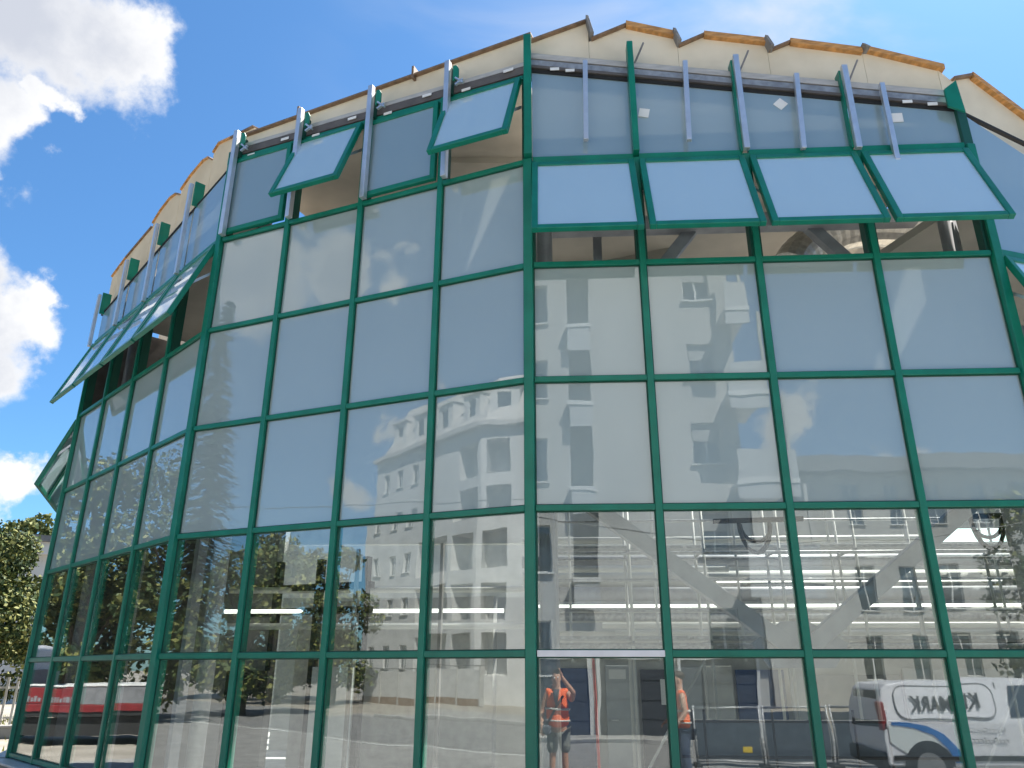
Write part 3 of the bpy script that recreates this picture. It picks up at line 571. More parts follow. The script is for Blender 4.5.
# tall corner house farther down the street (mirrored in the turned panes)
Bd = empty('corner_house', (-33, -24, 0), 'white corner house with loggias, dormers and pale mansard roof, mirrored left of the corner post', 'building')
BdI = T(33, 24, 0)
cP = (-28.9, -18.7); cW = (-42.0, -20.0); cQ = (-19.0, -24.9)
wb = BdI @ fbasis(cP, cW); fbz = BdI @ fbasis(cQ, cP)
Lw = 13.2; Lf = (Vector(cQ)-Vector(cP)).length
fl = [1.2, 4.1, 7.0, 9.9, 12.8]
ww = [(x, x+.8, f+.9, f+2.1) for f in fl for x in (7.3, 9.2, 11.3)]+[(5.2, 5.75, f+.3, f+2.2) for f in fl[3:]]
wl = [(.35, 2.4, f+.3, f+2.4, 1.2) for f in fl]+[(2.9, 6.4, f+.4, f+2.5, 1.0) for f in fl[:3]]
link('wall', mesh(lambda bm: facade(bm, Lw, 16, ww+wl)), 'wall_b', Bd, wb)
for o_ in ww: fitted_window(Bd, wb, o_)
fw = [(x, x+1.0, f+.9, f+2.2) for f in fl for x in (1.0, 3.4, 6.0)]; fl2 = [(Lf-1.9, Lf-.35, f+.3, f+2.4, 1.2) for f in fl]
link('wall', mesh(lambda bm: facade(bm, Lf, 16, fw+fl2)), 'wall_b', Bd, fbz)
for o_ in fw: fitted_window(Bd, fbz, o_)
core = [(cP[0]-.2, cP[1]-1.6), (cW[0]+.3, cW[1]-1.4), (cW[0]+1.5, cW[1]-12), (cQ[0]-4, cQ[1]-9), (cQ[0]-.9, cQ[1]-1.2)]
link('core_wall', mesh(lambda bm: flatprism(bm, core[::-1], 0, 15.95)), 'wall_b', Bd, BdI)
link('eaves', mesh(lambda bm: flatprism(bm, [(cP[0]+.15, cP[1]+.4), (cQ[0]+.5, cQ[1]+.2), (cQ[0]-4, cQ[1]-9), (cW[0]+1.5, cW[1]-12), (cW[0]-.3, cW[1]+.3)], 16.0, 16.3)), 'mansard', Bd, BdI)
def mans(bm):
    o = [(cP[0], cP[1]-.3), (cQ[0], cQ[1]-.3), (cQ[0]-4, cQ[1]-8), (cW[0]+1.5, cW[1]-11), (cW[0]+.4, cW[1]-.3)]; c = Vector((-31, -25))
    a = [bm.verts.new((x, y, 16.31)) for x, y in o]; b = []
    for x, y in o:
        v = Vector((x, y)); v = v+(c-v).normalized()*2.0; b.append(bm.verts.new((v.x, v.y, 20)))
    for i in range(5): bm.faces.new((a[i], a[(i+1) % 5], b[(i+1) % 5], b[i]))
    bm.faces.new(b)
link('roof', mesh(mans), 'mansard', Bd, BdI)
for bb, xs, LL_ in ((wb, (1.2, 4.2, 7.4, 10.4), Lw), (fbz, (1.5, 4.5, 7.2, 9.5), Lf)):
    for x in xs:
        d_ = link('dormer', mesh(lambda bm: facade(bm, 1.7, 2.4, [(.45, 1.25, .7, 2.0)])), 'wall_b', Bd, bb @ T(x, .7, 16.5))
        link('dormer_cheek', mesh(lambda bm: [box(bm, (-.05, .01, 0), (0, 2.2, 2.4)), box(bm, (1.7, .01, 0), (1.75, 2.2, 2.4)), box(bm, (-.15, -.15, 2.403), (1.85, 2.4, 2.55))]), 'wall_b', d_)
        link('dormer_pane', boxmesh((.45, .1, .7), (1.25, .13, 2.0)), 'plain_glass', d_)

gw = empty('garden_wall', (-32, -16.9, 0), 'low white garden wall with dark coping in front of the corner house', 'wall')
gb = T(32, 16.9, 0) @ fbasis((-26.4, -17.0), (-38.4, -18.0))
for q in range(6):
    link('wall_panel', boxmesh((q*2+.06, -.1, .35), (q*2+1.94, .1, 1.9), .01), 'wall_b', gw, gb); link('wall_post', boxmesh((q*2-.06, -.14, 0), (q*2+.057, .14, 2.05), .01), 'wall_c', gw, gb)
link('base_course', boxmesh((0, -.12, 0), (12, .12, .348)), 'brown', gw, gb); link('coping', boxmesh((-.06, -.15, 2.052), (12.05, .15, 2.1)), 'roofgrey', gw, gb)

# long low block with a heavy flat eave (mirrored at the right)
Cb = empty('flat_roofed_block', (24, -36, 0), 'long grey block with deep flat eave and upright windows, mirrored behind the van', 'building')
CI = T(-24, 36, 0); cb = CI @ fbasis((44, -34.0), (9.5, -31.9)); CW = 34.5
cw = [(x, x+.95, z, z+2.3) for z in (1.4, 5.0, 9.7) for x in [CW-6.2-2.45*i for i in range(11)]]
link('wall', mesh(lambda bm: facade(bm, CW, 12.6, cw)), 'wall_c', Cb, cb)
for o_ in cw: fitted_window(Cb, cb, o_)
link('roof', boxmesh((-.6, -.9, 12.6), (CW+.6, 10, 13.5)), 'roofgrey', Cb, cb); link('rear_wall', boxmesh((.01, .5, 0), (CW-.01, 9.5, 12.58)), 'wall_c', Cb, cb)
# house behind the tree at the left
Hs = empty('pale_house', (-33, 50, 0), 'pale long house with grey eave standing behind the leafy tree at the left edge', 'building')
HI = T(33, -50, 0); hb = HI @ fbasis((-38, 39), (-20, 53))
hw_ = [(x, x+1.2, 4.6, 6.1) for x in (2, 5, 8, 11, 14, 17)]
link('wall', mesh(lambda bm: facade(bm, 22.8, 8.2, hw_)), 'wall_b', Hs, hb)
for o_ in hw_: fitted_window(Hs, hb, o_)
link('rear_wall', boxmesh((.01, .4, 0), (22.7, 9, 8.18)), 'wall_b', Hs, hb)
link('roof', mesh(lambda bm: [box(bm, (-.6, -1.0, 8.9), (23.4, 10, 9.25))]), 'roofgrey', Hs, hb); link('eaves_board', boxmesh((-.5, -.7, 8.2), (23.3, 9.8, 8.9)), 'wall_b', Hs, hb)

# ------------------------------------------------------------------ vegetation
def leaf_cloud(bm, blobs, n, size, mats=(0, 1, 2), flat=.0, surf=.55):
    tot = sum(b[3]**2 for b in blobs)
    for bx, by, bz, br in blobs:
        for _ in range(int(n*br*br/tot)):
            d = Vector((random.gauss(0, 1), random.gauss(0, 1), random.gauss(0, 1))).normalized(); r = br*(surf+(1-surf)*random.random()**.6)*random.uniform(.75, 1.12)
            p = Vector((bx, by, bz))+Vector((d.x*r, d.y*r, d.z*r*.85))
            nn = (d*.6+Vector((random.gauss(0, .7), random.gauss(0, .7), random.gauss(0, .7)+.25))).normalized()
            u = nn.orthogonal().normalized(); a = random.random()*6.283; v = nn.cross(u); u, v = u*math.cos(a)+v*math.sin(a), v*math.cos(a)-u*math.sin(a)
            s = size*random.uniform(.6, 1.4)
            f = bm.faces.new([bm.verts.new(p+u*s), bm.verts.new(p+v*s*.55), bm.verts.new(p-u*s*.9), bm.verts.new(p-v*s*.55)])
            f.material_index = random.choice(mats)
def leafy_tree(x, y, h, r, n, size, label, mats=('leaf1', 'leaf2', 'leaf3'), seed=1, group=None, low=.25, nb=26):
    random.seed(seed)
    t = empty('leafy_tree', (x, y, 0), label, 'tree', group)
    blobs = []
    for _ in range(nb):
        a = random.random()*6.283; q = math.sqrt(random.random())*r*.8; z = h*(low+(1-low)*random.random())
        sh_ = 1-.55*abs((z/h-low)/(1-low)-.45)
        blobs.append((q*math.cos(a)*sh_, q*math.sin(a)*sh_, min(z, h-.5), r*random.uniform(.2, .4)))
    def crown(bm): leaf_cloud(bm, blobs, n, size)
    me = mesh(crown); [me.materials.append(M[q]) for q in mats]
    link('crown', me, None, t)
    def limb(bm):
        tube(bm, [(0, 0, 0), (.05, .03, h*.25), (0, .05, h*.55), (.1, 0, h*.8)], [r*.09, r*.07, r*.05, r*.02], 8)
        for b in blobs[:12]: tube(bm, [(0, .02, max(.4, b[2]*.45)), (b[0]*.5, b[1]*.5, b[2]*.75), b[:3]], [r*.04, r*.025, r*.008], 6)
    link('trunk', mesh(limb), 'bark', t)
    return t
leafy_tree(-15.8, 24.0, 5.75, 2.5, 26000, .075, 'bright green leafy tree in sun at the left edge below the pale eave', seed=3, low=.12, nb=40)
leafy_tree(-19.5, 26.5, 5.6, 2.6, 9000, .1, 'leafy tree further left behind the sunlit leafy tree', seed=5, low=.15)
leafy_tree(-36.6, 59, 12.9, 2.2, 3000, .2, 'small round treetop rising behind the roof of the pale house', seed=6, low=.5, mats=('leaf1', 'leaf1', 'leaf2'))
TL = ['broad tree farthest along the street past the truck cab, mirrored in the side panes', 'broad tall tree rising behind the truck cab', 'tallest broad tree, rising behind the middle of the red truck', 'low bushy tree behind the grey boards of the truck', 'broad tree behind the tail of the red truck', 'round tree standing just past the tail of the truck', 'low bushy tree behind the white truck cab']
grp = 'big trees mirrored in the side panes'
for i, (x, y, h, r) in enumerate([(-31, 31, 10.5, 4.6), (-34, 26, 11.5, 4.8), (-34, 20.5, 12.0, 5), (-27, 22, 7, 3.4), (-33, 14, 11, 4.8), (-30, 8, 9, 4), (-27, 29, 7, 3.2)]):
    leafy_tree(x, y, h, r, 8500, .15, TL[i], seed=20+i, group=grp, low=.12)
for i, (x, y, h, r) in enumerate([(-50, -4, 13, 5), (-46, 3, 12, 5), (-27, -4, 6.5, 3), (-25, 1.5, 6.5, 3.0), (-35, -9.5, 8.5, 3.4), (-41, -13.2, 9.5, 3.6), (-37, -14.8, 8.8, 2.9)]):
    leafy_tree(x, y, h, r, 7000, .14, ['tall dark tree on the corner house side of the spruce', 'tall dark tree on the truck side of the spruce', 'small leafy tree in front of the tall spruce', 'small leafy tree close to the road on the truck side of the spruce', 'bushy tree nearest the spruce in the gap before the corner house', 'bushy tree in the middle of the gap before the corner house', 'bushy tree touching the end of the corner house'][i], seed=40+i, group='trees round the tall spruce', low=.1)
for i, (x, y, h, r) in enumerate([(20, -22, 9, 3.5), (27, -24, 11, 4), (33, -22, 9, 3.6)]):
    leafy_tree(x, y, h, r, 6000, .15, ['small street tree nearest the van in front of the flat roofed block', 'tallest street tree in front of the flat roofed block', 'street tree farthest from the van by the flat roofed block'][i], seed=60+i, group='street trees by the flat roofed block', low=.2)
def conifer(x, y, h, r):
    random.seed(9); t = empty('spruce_tree', (x, y, 0), 'tall dark spruce with pointed top, mirrored in the turned panes', 'tree')
    def crown(bm):
        z = h*.08
        while z < h:
            rr = r*(1-z/h)**.85+.1
            for j in range(int(9+rr*6)):
                a = random.random()*6.283; L_ = rr*random.uniform(.6, 1.1)
                for q in range(7):
                    s = (q+.5)/7*L_; p = Vector((math.cos(a)*s, math.sin(a)*s, z-.35*s+random.uniform(-.1, .1)))
                    w_ = .22*(1-q/9); tv = Vector((-math.sin(a), math.cos(a), random.uniform(-.4, .4)))*w_; o_ = Vector((math.cos(a), math.sin(a), -.4))*.34
                    f = bm.faces.new([bm.verts.new(p-tv), bm.verts.new(p+o_), bm.verts.new(p+tv), bm.verts.new(p-o_*.3)])
            z += .38
    link('crown', mesh(crown), 'needle', t)
    link('trunk', mesh(lambda bm: tube(bm, [(0, 0, 0), (0, 0, h*.95)], [.3, .03], 8)), 'bark', t)
conifer(-44.8, -8.7, 26.5, 3.4)
random.seed(4)
bsh = empty('flowering_bush', (-15.9, 26.2, 0), 'green bush dotted with orange flowers growing along the white fence', 'bush')
bl = [(.9*q-1.6, random.uniform(-.3, .3), random.uniform(.7, 2.2), .55) for q in range(5)]+[(.6*q-1.2, 0, 2.3, .4) for q in range(4)]
me = mesh(lambda bm: leaf_cloud(bm, bl, 1500, .1)); [me.materials.append(M[q]) for q in ('leaf1', 'leaf2', 'leaf3')]; link('foliage', me, None, bsh)
link('blossom', mesh(lambda bm: leaf_cloud(bm, [(b[0], b[1], b[2]+.15, b[3]*1.05) for b in bl[4:]], 190, .09, mats=(0,), surf=.9)), 'petal', bsh)
fn = empty('picket_fence', (-15.6, 25.2, 0), 'white picket fence under the flowering bush left of the building', 'fence', rz=R(20))
for q in range(18): link('picket', shared('pick', lambda: boxmesh((-.035, -.012, .05), (.035, .012, 1.55), .004)), 'timber', fn, T(-2.4+q*.26, 0, 0))
for z in (.4, 1.25): link('fence_rail', boxmesh((-2.5, .013, z-.03), (2.2, .05, z+.03)), 'timber', fn)
lw = empty('low_wall', (-14.0, 23.0, 0), 'low rough kerb wall on the dry ground left of the building', 'wall', rz=R(15))
link('wall_block', boxmesh((-3, -.12, 0), (2.2, .12, .28), .02), 'conc', lw); link('wall_block', boxmesh((-3.05, -.15, .283), (2.25, .15, .34), .015), 'kerb', lw)
def grassy(bm):
    random.seed(8)
    for _ in range(2200):
        p = Vector((random.uniform(-22, -10.5), random.uniform(19.5, 33), 0)); 
        if random.random() < .5: p.y = random.uniform(25, 33)
        s = random.uniform(.05, .16); a = random.random()*6.283; u = Vector((math.cos(a), math.sin(a), 0))*.03
        bm.faces.new([bm.verts.new(p-u), bm.verts.new(p+u), bm.verts.new(p+Vector((random.gauss(0, .04), random.gauss(0, .04), s)))])
link('grass', mesh(grassy), 'leaf1', kind='stuff', label='sparse dry grass tufts on the ground', category='grass')

# ------------------------------------------------------------------ overhead cables
for pts in ([(-34, 1, 8.6), (-20, -4.9, 7.75), (-13.8, -7.5, 7.5), (-6, -10.2, 7.9)], [(-8, -5.6, 6.9), (-.24, -6.4, 5.35), (1.8, -6.5, 5.05), (3.5, -6.6, 4.85), (9, -7.0, 4.9), (17, -8.2, 6.2)]):
    o = link('overhead_cable', mesh(lambda bm: tube(bm, pts, .016, 6)), 'cable', label=['thin dark cable hanging over the street, mirrored below the corner house', 'thin sagging cable mirrored across the front panes'][pts[0][0] > -20], category='cable')

# ------------------------------------------------------------------ van
van = empty('delivery_van', (7.42, -1.46, 0), 'white delivery van with dark lettering and blue swoosh, mirrored in the bottom panes', 'van')
# local: +X is the front of the van, +Y the side that faces the building; origin mid wheelbase
prof = [(-2.18, .34), (-2.22, .75), (-2.20, 1.25), (-2.12, 1.55), (-2.02, 1.66), (-1.6, 1.71), (.3, 1.72), (.75, 1.64), (1.35, 1.22), (1.95, 1.05), (2.18, .88), (2.22, .5), (2.2, .30)]
def vbody(bm):
    zs = 1.0
    low = [(-2.18, .34), (-2.22, .75), (-2.21, zs)]; lowr = [(2.03, zs), (2.18, .88), (2.22, .5), (2.2, .30)]
    up = [(-2.20, 1.22), (-2.13, 1.47), (-2.04, 1.57), (-1.6, 1.62), (.3, 1.63), (.75, 1.56), (1.35, 1.20)]
    def yat(z): return .90 if z <= zs else .90-(z-zs)/.72*.16
    cur = {}
    def vv(x, z, s):
        k_ = (x, z, s)
        if k_ not in cur: cur[k_] = bm.verts.new((x, s*yat(z), z))
        return cur[k_]
    lo = low+lowr; hi = [low[-1]]+up+[lowr[0]]
    for s in (1, -1):
        for pl in (lo, hi): bm.faces.new([vv(x, z, s) for x, z in (pl if s > 0 else pl[::-1])])
    loop = low+up+lowr
    for p, q in zip(loop, loop[1:]+loop[:1]): bm.faces.new((vv(*p, 1), vv(*p, -1), vv(*q, -1), vv(*q, 1)))
me = mesh(vbody, .03)
link('body', me, 'vanw', van)
def sidey(z): return .905 if z < 1.0 else .905-(z-1.0)/.72*.16
def decal(name, pts, m_, off=.006, th=.01, parent=None, side=1, **kw):
    """outline on the building side of the van, lifted a few mm proud of the bodywork"""
    def f(bm):
        a = [bm.verts.new((x, side*(sidey(z)+off), z)) for x, z in pts]; b = [bm.verts.new((x, side*(sidey(z)+off-th), z)) for x, z in pts]
        n = len(pts); bm.faces.new(a); bm.faces.new(b[::-1])
        for i in range(n): bm.faces.new((a[i], a[(i+1) % n], b[(i+1) % n], b[i]))
    return link(name, mesh(f), m_, parent or van, **kw)
def rounded(x0, x1, z0, z1, r, n=5):
    p = []
    for cx, cz, a0 in ((x1-r, z1-r, 0), (x0+r, z1-r, 90), (x0+r, z0+r, 180), (x1-r, z0+r, 270)):
        for i in range(n+1): a = R(a0+90*i/n); p.append((cx+r*math.cos(a), cz+r*math.sin(a)))
    return p
decal('side_panel', rounded(-1.96, -.46, 1.05, 1.54, .18), 'vanw', .012)
pr = rounded(-1.96, -.46, 1.05, 1.54, .18)
def rim_line(bm):
    for (x, z), (x2, z2) in zip(pr, pr[1:]+pr[:1]): bar(bm, (x, sidey(z)+.014, z), (x2, sidey(z2)+.014, z2), .012, .016)
link('panel_trim', mesh(rim_line), 'inkgrey', van)
decal('front_side_window', [(-.28, 1.08), (1.28, 1.08), (1.22, 1.22), (.80, 1.46), (.70, 1.52), (-.16, 1.52)], 'plain_glass', .012)
for x in (.42, -.38): decal('door_seam', [(x-.006, .42), (x+.006, .42), (x+.006, 1.56), (x-.006, 1.56)], 'ink', .008)
decal('swoosh', [(-2.08, 1.0), (-1.85, .99), (-1.55, .93), (-1.3, .80), (-1.12, .60), (-1.05, .40), (-1.2, .40), (-1.28, .6), (-1.46, .78), (-1.75, .89), (-2.08, .95)], 'vanblue', .008)
decal('swoosh', [(-2.14, .93), (-1.76, .87), (-1.49, .76), (-1.33, .62), (-1.3, .52), (-1.9, .52), (-2.14, .70)], 'vanpale', .009, label='pale grey swoosh')
link('rear_window', mesh(lambda bm: bm.faces.new([bm.verts.new(p) for p in ((-2.222, -.7, .9), (-2.222, .7, .9), (-2.155, .66, 1.45), (-2.155, -.66, 1.45))])), 'plain_glass', van)
decal('rub_strip', [(-2.1, .42), (2.0, .42), (2.0, .50), (-2.1, .50)], 'blacktrim', .012)
wtyre = None
for x in (-1.58, 1.42):
    for s in (1, -1):
        wh = link('wheel', shared('wh', lambda: mesh(lambda bm: bmesh.ops.create_cone(bm, cap_ends=True, segments=40, radius1=.335, radius2=.335, depth=.22, matrix=Matrix.Rotation(R(90), 4, 'X')), .03, True)), 'tyre', van, T(x, s*.80, .335))
        link('rim', shared('rim', lambda: mesh(lambda bm: [bmesh.ops.create_cone(bm, cap_ends=True, segments=32, radius1=.21, radius2=.21, depth=.25, matrix=Matrix.Rotation(R(90), 4, 'X'))]+[box(bm, (-.02, -.13, .05), (.02, .13, .2), Matrix.Rotation(R(72*q), 4, 'Y')) for q in range(5)])), 'rim', wh)
    decal('wheel_arch', [(x+.37*math.cos(R(a)), .34+.37*math.sin(R(a))) for a in range(0, 181, 15)], 'blacktrim', .010)
link('tail_light', boxmesh((-2.24, .72, .85), (-2.14, .90, 1.3), .02), 'truckred', van); link('mirror', boxmesh((1.15, .93, 1.08), (1.28, 1.12, 1.28), .03), 'blacktrim', van)
link('bumper', boxmesh((-2.28, -.86, .30), (-2.15, .86, .55), .03), 'blacktrim', van); link('windscreen', mesh(lambda bm: bm.faces.new([bm.verts.new(p) for p in ((.80, -.72, 1.555), (.80, .72, 1.555), (1.36, .78, 1.215), (1.36, -.78, 1.215))])), 'plain_glass', van)
def lettering(txt, size, x, z, m_, shear=0, ext=.004, off=.020, parent=None, sx=1):
    cu = bpy.data.curves.new('lettering', 'FONT'); cu.body = txt; cu.size = size; cu.extrude = ext; cu.align_x = 'CENTER'; cu.shear = shear; cu.offset = .004
    to = bpy.data.objects.new('tmp', cu); col.objects.link(to); bpy.context.view_layer.update()
    me = bpy.data.meshes.new_from_object(to.evaluated_get(bpy.context.evaluated_depsgraph_get())); bpy.data.objects.remove(to)
    me.materials.clear()
    # stand the text on the side that faces +Y
    b = T(x, sidey(z)+off, z) @ Matrix.Rotation(math.pi, 4, 'Z') @ Matrix.Rotation(R(90)-.0, 4, 'X') @ Matrix.Rotation(R(-12 if z > 1 else 0), 4, 'X') @ Matrix.Diagonal((sx, 1, 1, 1))
    return link('lettering', me, m_, parent or van, b)
lettering('KLIMARK', .33, -1.22, 1.17, 'ink', off=.035, sx=.78)
for z, hgt, x0, n_, m_ in ((.86, .06, -.42, 12, 'inkgrey'), (.70, .08, -.40, 10, 'ink')):      # two lines of small unreadable print
    def small(bm):
        random.seed(n_); x = x0
        for q in range(n_):
            w_ = random.uniform(.025, .045); hh = hgt*random.choice((.6, .6, 1)); box(bm, (x-.009, .918, z), (x, .924, z+hh)); box(bm, (x-w_, .918, z+hh*.8), (x-.01, .924, z+hh)); x -= w_+.02
    link('small_print', mesh(small), m_, van)

# ------------------------------------------------------------------ truck
tk = empty('dropside_truck', (-17.1, 14.75, 0), 'red and grey dropside truck parked under the trees, mirrored low in the side panes', 'truck')
link('bed_floor', boxmesh((-1.1, -3.4, .66), (1.1, 2.75, .76)), 'chassis', tk)
for s in (1, -1):
    for y0, y1, z0, z1, m_ in ((.92, 2.75, .95, 1.33, 'truckred'), (.92, 2.75, .77, .94, 'truckred'), (-1.2, .9, .95, 1.36, 'truckgrey'), (-1.2, .9, .77, .94, 'truckred'), (-3.4, -1.22, .95, 1.36, 'truckgrey'), (-3.4, -1.22, .77, .94, 'truckred')):
        link('side_board', boxmesh((s*1.1-.025, y0, z0), (s*1.1+.025, y1, z1), .008), m_, tk)
    link('top_rail', boxmesh((s*1.1-.04, -3.42, 1.363), (s*1.1+.04, 2.77, 1.41), .006), 'white', tk)
    for y in (-2.3, -1.4, 2.9, 3.3):
        if y > 2 and s < 2: y = 3.75 if y > 3 else None
        if y is None: continue
        wv = link('wheel', shared('twh', lambda: mesh(lambda bm: bmesh.ops.create_cone(bm, cap_ends=True, segments=28, radius1=.40, radius2=.40, depth=.28, matrix=Matrix.Rotation(R(90), 4, 'Y')), .03, True)), 'tyre', tk, T(s*.9, y, .40))
        link('rim', shared('trim', lambda: mesh(lambda bm: bmesh.ops.create_cone(bm, cap_ends=True, segments=24, radius1=.22, radius2=.2, depth=.30, matrix=Matrix.Rotation(R(90), 4, 'Y')))), 'rim', wv)
    link('side_skirt', boxmesh((s*1.0-.02, -.9, .22), (s*1.0+.02, 2.5, .64)), 'chassis', tk)
    for y in (1.0, 1.9):
        def sign(bm):
            random.seed(int(y*10)+7); yy = y+.1
            for q in range(7): w_ = random.uniform(.03, .08); box(bm, (s*1.127-.004, yy, 1.0), (s*1.127+.004, yy+w_, 1.02+random.choice((.07, .11)))); yy += w_+.03
        link('side_print', mesh(sign), 'inkgrey', tk)
link('head_board', boxmesh((-1.1, 2.78, .77), (1.1, 2.85, 1.75)), 'truckgrey', tk)
cbm = mesh(lambda bm: prism(bm, [(2.95, .5), (4.9, .5), (4.9, 1.3), (4.65, 2.3), (3.1, 2.4), (2.95, 2.3)], -1.0, 1.0), .06, True)
link('cab', cbm, 'vanw', tk, Matrix(((0, 1, 0, 0), (1, 0, 0, 0), (0, 0, 1, 0), (0, 0, 0, 1))))
for s in (1, -1): link('cab_window', boxmesh((s*1.0-.01, 3.5, 1.45), (s*1.0+.02*s+.01, 4.5, 2.1), .01), 'plain_glass', tk)
# ------------------------------------------------------------------ people
def skin_obj(name, V, Ed, rad, m_, parent, basis=None, sub=2, root=0, **k):
    me = bpy.data.meshes.new(name); me.from_pydata([Vector(v) for v in V], Ed, [])
    o = link(name, me, m_, parent, basis, **k)
    rad = [tuple(q*1.14 for q in (r_ if isinstance(r_, tuple) else (r_, r_))) for r_ in rad]; md = o.modifiers.new('Skin', 'SKIN'); md.use_smooth_shade = True; md.branch_smoothing = .6
    for i, r_ in enumerate(rad):
        s = me.skin_vertices[0].data[i]; s.radius = r_ if isinstance(r_, tuple) else (r_, r_)
        s.use_root = (i == root)
    sb = o.modifiers.new('Subsurf', 'SUBSURF'); sb.levels = sb.render_levels = sub
    return o
class Sk:
    def __init__(s): s.V, s.E, s.r = [], [], []
    def add(s, p, r, par=None):
        s.V.append(p); s.r.append(r); i = len(s.V)-1
        if par is not None: s.E.append((par, i))
        return i
    def chain(s, par, pts):
        for p, r in pts: par = s.add(p, r, par)
        return par
def hand(sk, wrist, base, dirv, up, curl=.35):
    """palm and five fingers: dirv along the fingers, up = thumb side"""
    d = Vector(dirv).normalized(); u = Vector(up); u = (u-d*u.dot(d)).normalized(); n = d.cross(u); b = Vector(base)
    pm = sk.add(tuple(b+d*.045), (.036, .018), wrist)
    for j, (off, ln) in enumerate(((.026, .070), (.009, .080), (-.009, .074), (-.025, .056))):
        k0 = b+d*.085+u*off
        sk.chain(pm, [(tuple(k0), .0095), (tuple(k0+d*ln*.5+n*ln*curl*.3), .0085), (tuple(k0+d*ln*.85+n*ln*curl), .007)])
    sk.chain(pm, [(tuple(b+d*.04+u*.042), .011), (tuple(b+d*.075+u*.062+n*.02), .009)])
def make_person(loc, rz, label, arms, legs_bare, bottom, cap_=False):
    p = empty('person', loc, label, 'person', rz=rz)
    s = Sk()
    pel = s.add((0, 0, .93), (.155, .11)); wa = s.add((0, .0, 1.08), (.14, .10), pel); ch = s.add((0, .0, 1.28), (.165, .11), wa); nb = s.add((0, -.01, 1.44), (.085, .075), ch); nk = s.add((0, .0, 1.50), (.055, .055), nb)
    hd = s.chain(nk, [((0, .015, 1.56), (.062, .075)), ((0, .02, 1.63), (.074, .092)), ((0, .01, 1.70), (.07, .085)), ((0, .0, 1.735), (.04, .05))])
    for sg in (-1, 1):
        s.chain(pel, [((sg*.095, 0, .86), (.085, .09)), ((sg*.11, .01, .68), .075), ((sg*.115, .015, .49), .055), ((sg*.12, -.01, .33), .056), ((sg*.125, -.02, .12), .037), ((sg*.125, -.01, .06), .04), ((sg*.14, .13, .035), (.042, .028))])
        sh_, el, wr, fd, tu = arms[sg]
        a = s.chain(nb, [((sg*.175, 0, 1.415), .058), (sh_, .048)]) if sh_ else s.chain(nb, [((sg*.175, 0, 1.415), .058)])
        e_ = s.chain(a, [(el, .040), (tuple(Vector(el).lerp(Vector(wr), .35)), .039), (wr, .027)])
        hand(s, e_, wr, fd, tu)
    skin_obj('body', s.V, s.E, s.r, 'skin', p)
    # face
    for sg in (-1, 1):
        link('eye', mesh(lambda bm: bmesh.ops.create_uvsphere(bm, u_segments=10, v_segments=8, radius=.012), smooth=True), 'white', p, T(sg*.031, .104, 1.645))
        link('ear', mesh(lambda bm: bmesh.ops.create_uvsphere(bm, u_segments=10, v_segments=8, radius=.028, matrix=Matrix.Diagonal((.4, .7, 1.1, 1))), smooth=True), 'skin', p, T(sg*.078, .01, 1.63))
    link('nose', mesh(lambda bm: bmesh.ops.create_cone(bm, cap_ends=True, segments=8, radius1=.018, radius2=.008, depth=.05), smooth=True), 'skin', p, T(0, .118, 1.62) @ Euler((R(20), 0, 0)).to_matrix().to_4x4())
    link('mouth', boxmesh((-.024, .098, 1.572), (.024, .108, 1.582), .003), 'truckred', p)
    link('hair', mesh(lambda bm: bmesh.ops.create_uvsphere(bm, u_segments=20, v_segments=12, radius=.1, matrix=Matrix.Diagonal((.86, 1.05, .72, 1))), smooth=True), 'hair', p, T(0, -.015, 1.705))
    # clothes
    v = Sk(); v0 = v.add((0, 0, .86), (.20, .15)); v1 = v.add((0, 0, 1.06), (.19, .14), v0); v2 = v.add((0, 0, 1.28), (.21, .145), v1); v3 = v.add((0, -.008, 1.41), (.125, .095), v2)
    for sg in (-1, 1): v.chain(v3, [((sg*.15, 0, 1.43), .075), ((sg*.205, 0, 1.40), .07)])
    skin_obj('safety_vest', v.V, v.E, v.r, 'vest', p)
    link('shirt_front', mesh(lambda bm: prism(bm, [(-.065, 1.47), (.065, 1.47), (.035, 1.30), (.0, 1.2), (-.035, 1.30)], .12, .166)), 'shirt', p)
    for z, q in ((1.0, .207), (1.17, .207)):
        link('reflective_band', mesh(lambda bm: tube(bm, [(q*math.cos(t*.2618)*1.0, .158*math.sin(t*.2618), z) for t in range(25)], .016, 6), smooth=True), 'reflective', p)
    t = Sk(); t0 = t.add((0, 0, .96), (.175, .135)); 
    for sg in (-1, 1):
        ch_ = [((sg*.10, 0, .83), .108), ((sg*.115, .01, .66), .098)]+([((sg*.125, .012, .47), .092)] if legs_bare else [((sg*.118, .01, .48), .078), ((sg*.122, -.01, .3), .068), ((sg*.125, -.015, .10), .062)])
        t.chain(t0, ch_)
    skin_obj('shorts' if legs_bare else 'trousers', t.V, t.E, t.r, bottom, p)
    for sg in (-1, 1):
        link('shoe', mesh(lambda bm: prism(bm, [(-.09, .0), (.20, .0), (.205, .04), (.12, .075), (.03, .10), (-.08, .11)], -.045, .045), .015, True), 'shoe', p, T(sg*.13, 0, 0) @ Matrix.Rotation(R(90), 4, 'Z'))
    return p
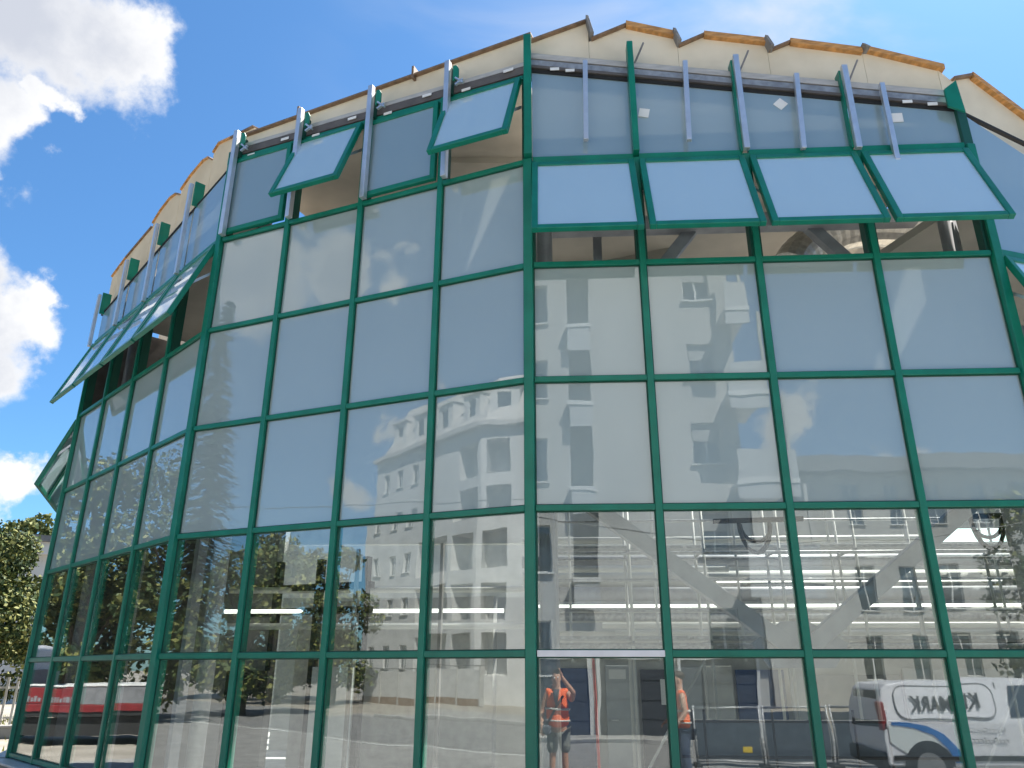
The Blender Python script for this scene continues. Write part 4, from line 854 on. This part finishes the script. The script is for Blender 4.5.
# the photographer: one arm raised with the phone, the other hanging
ph = make_person((-.07, -.36, 0), 0, 'person in orange vest and shorts raising a phone, mirrored by the corner post',
    {1: ((.26, .06, 1.30), (.30, .24, 1.42), (.115, .31, 1.66), (-.25, .1, .95), (0, 1, .3)), -1: ((-.235, -.01, 1.28), (-.275, -.03, 1.13), (-.29, .06, .90), (.02, .12, -1), (1, .3, 0))}, True, 'shorts')
link('camera_bag', boxmesh((-.27, .10, .78), (-.12, .2, .93), .03), 'shirt', ph); link('strap', mesh(lambda bm: bar(bm, (.12, .142, 1.36), (-.2, .15, .93), .012, .035)), 'ink', ph)
phn = empty('phone', (0, -.035, 1.745), 'dark phone held up in the hand of the person in shorts', 'phone')
link('case', boxmesh((-.074, -.009, -.045), (.074, -.001, .030), .003), 'phone', phn); link('lens', mesh(lambda bm: bmesh.ops.create_cone(bm, cap_ends=True, segments=16, radius1=.008, radius2=.008, depth=.004, matrix=Matrix.Rotation(R(90), 4, 'X'))), 'plain_glass', phn, T(.055, .001, -.02))
make_person((1.95, -.36, 0), R(82), 'person in orange vest and dark trousers standing sideways, mirrored beside the second post',
    {1: ((.235, -.01, 1.28), (.27, -.02, 1.14), (.26, .16, .96), (0, .6, -1), (-1, .3, 0)), -1: ((-.235, -.01, 1.28), (-.27, .0, 1.14), (-.25, .18, 1.0), (0, .8, -.6), (1, .3, .2))}, False, 'denim')
# low slate-blue site barriers behind the people
slb = mat('slate_blue_sheet', (.075, .095, .12), .55, var=.25); yel = mat('yellow_reflector', (.75, .55, .04), .4)
lab = ['slate blue low site barrier directly behind the sideways standing person', 'slate blue low site barrier in the middle between person and van', 'slate blue low site barrier partly behind the tail of the van']
protoparts = None
for q in range(3):
    bt = empty('site_barrier', (3.12+1.38*q, -3.6, 0), lab[q], 'barrier', 'site barriers behind the people', rz=R((0, -1, 2)[q]))
    if protoparts is None:
        protoparts = [link('sheet', boxmesh((-.62, -.012, .14), (.62, .012, 1.02), .004), slb, bt), link('top_rail', mesh(lambda bm: tube(bm, [(-.67, 0, 1.1), (.67, 0, 1.1)], .022, 8), smooth=True), 'galv', bt), link('bottom_rail', mesh(lambda bm: tube(bm, [(-.67, 0, .1), (.67, 0, .1)], .02, 8), smooth=True), 'galv', bt)]
        for x in (-.65, .65):
            protoparts.append(link('post', mesh(lambda bm: tube(bm, [(x, 0, .04), (x, 0, 1.14)], .022, 8), smooth=True), 'galv', bt)); protoparts.append(link('foot', boxmesh((x-.07, -.3, .0), (x+.07, .3, .06), .01), 'cable', bt))
        protoparts.append(link('reflector', boxmesh((.28, .013, .28), (.46, .02, .40), .003), yel, bt))
    else:
        for o in protoparts:
            c_ = o.copy(); col.objects.link(c_); c_.parent = bt
# a red pole leaning inside the hall
rp = empty('red_pole', (.85, 8.2, .16), 'thin red pole leaning inside the hall in front of the grey door', 'pole')
link('pole', mesh(lambda bm: tube(bm, [(.02, .1, 0), (-.02, .12, 1.8)], .014, 8), smooth=True), 'red', rp); link('foot', mesh(lambda bm: tube(bm, [(.02, .1, 0), (.02, .1, .04)], .035, 10)), 'cable', rp)
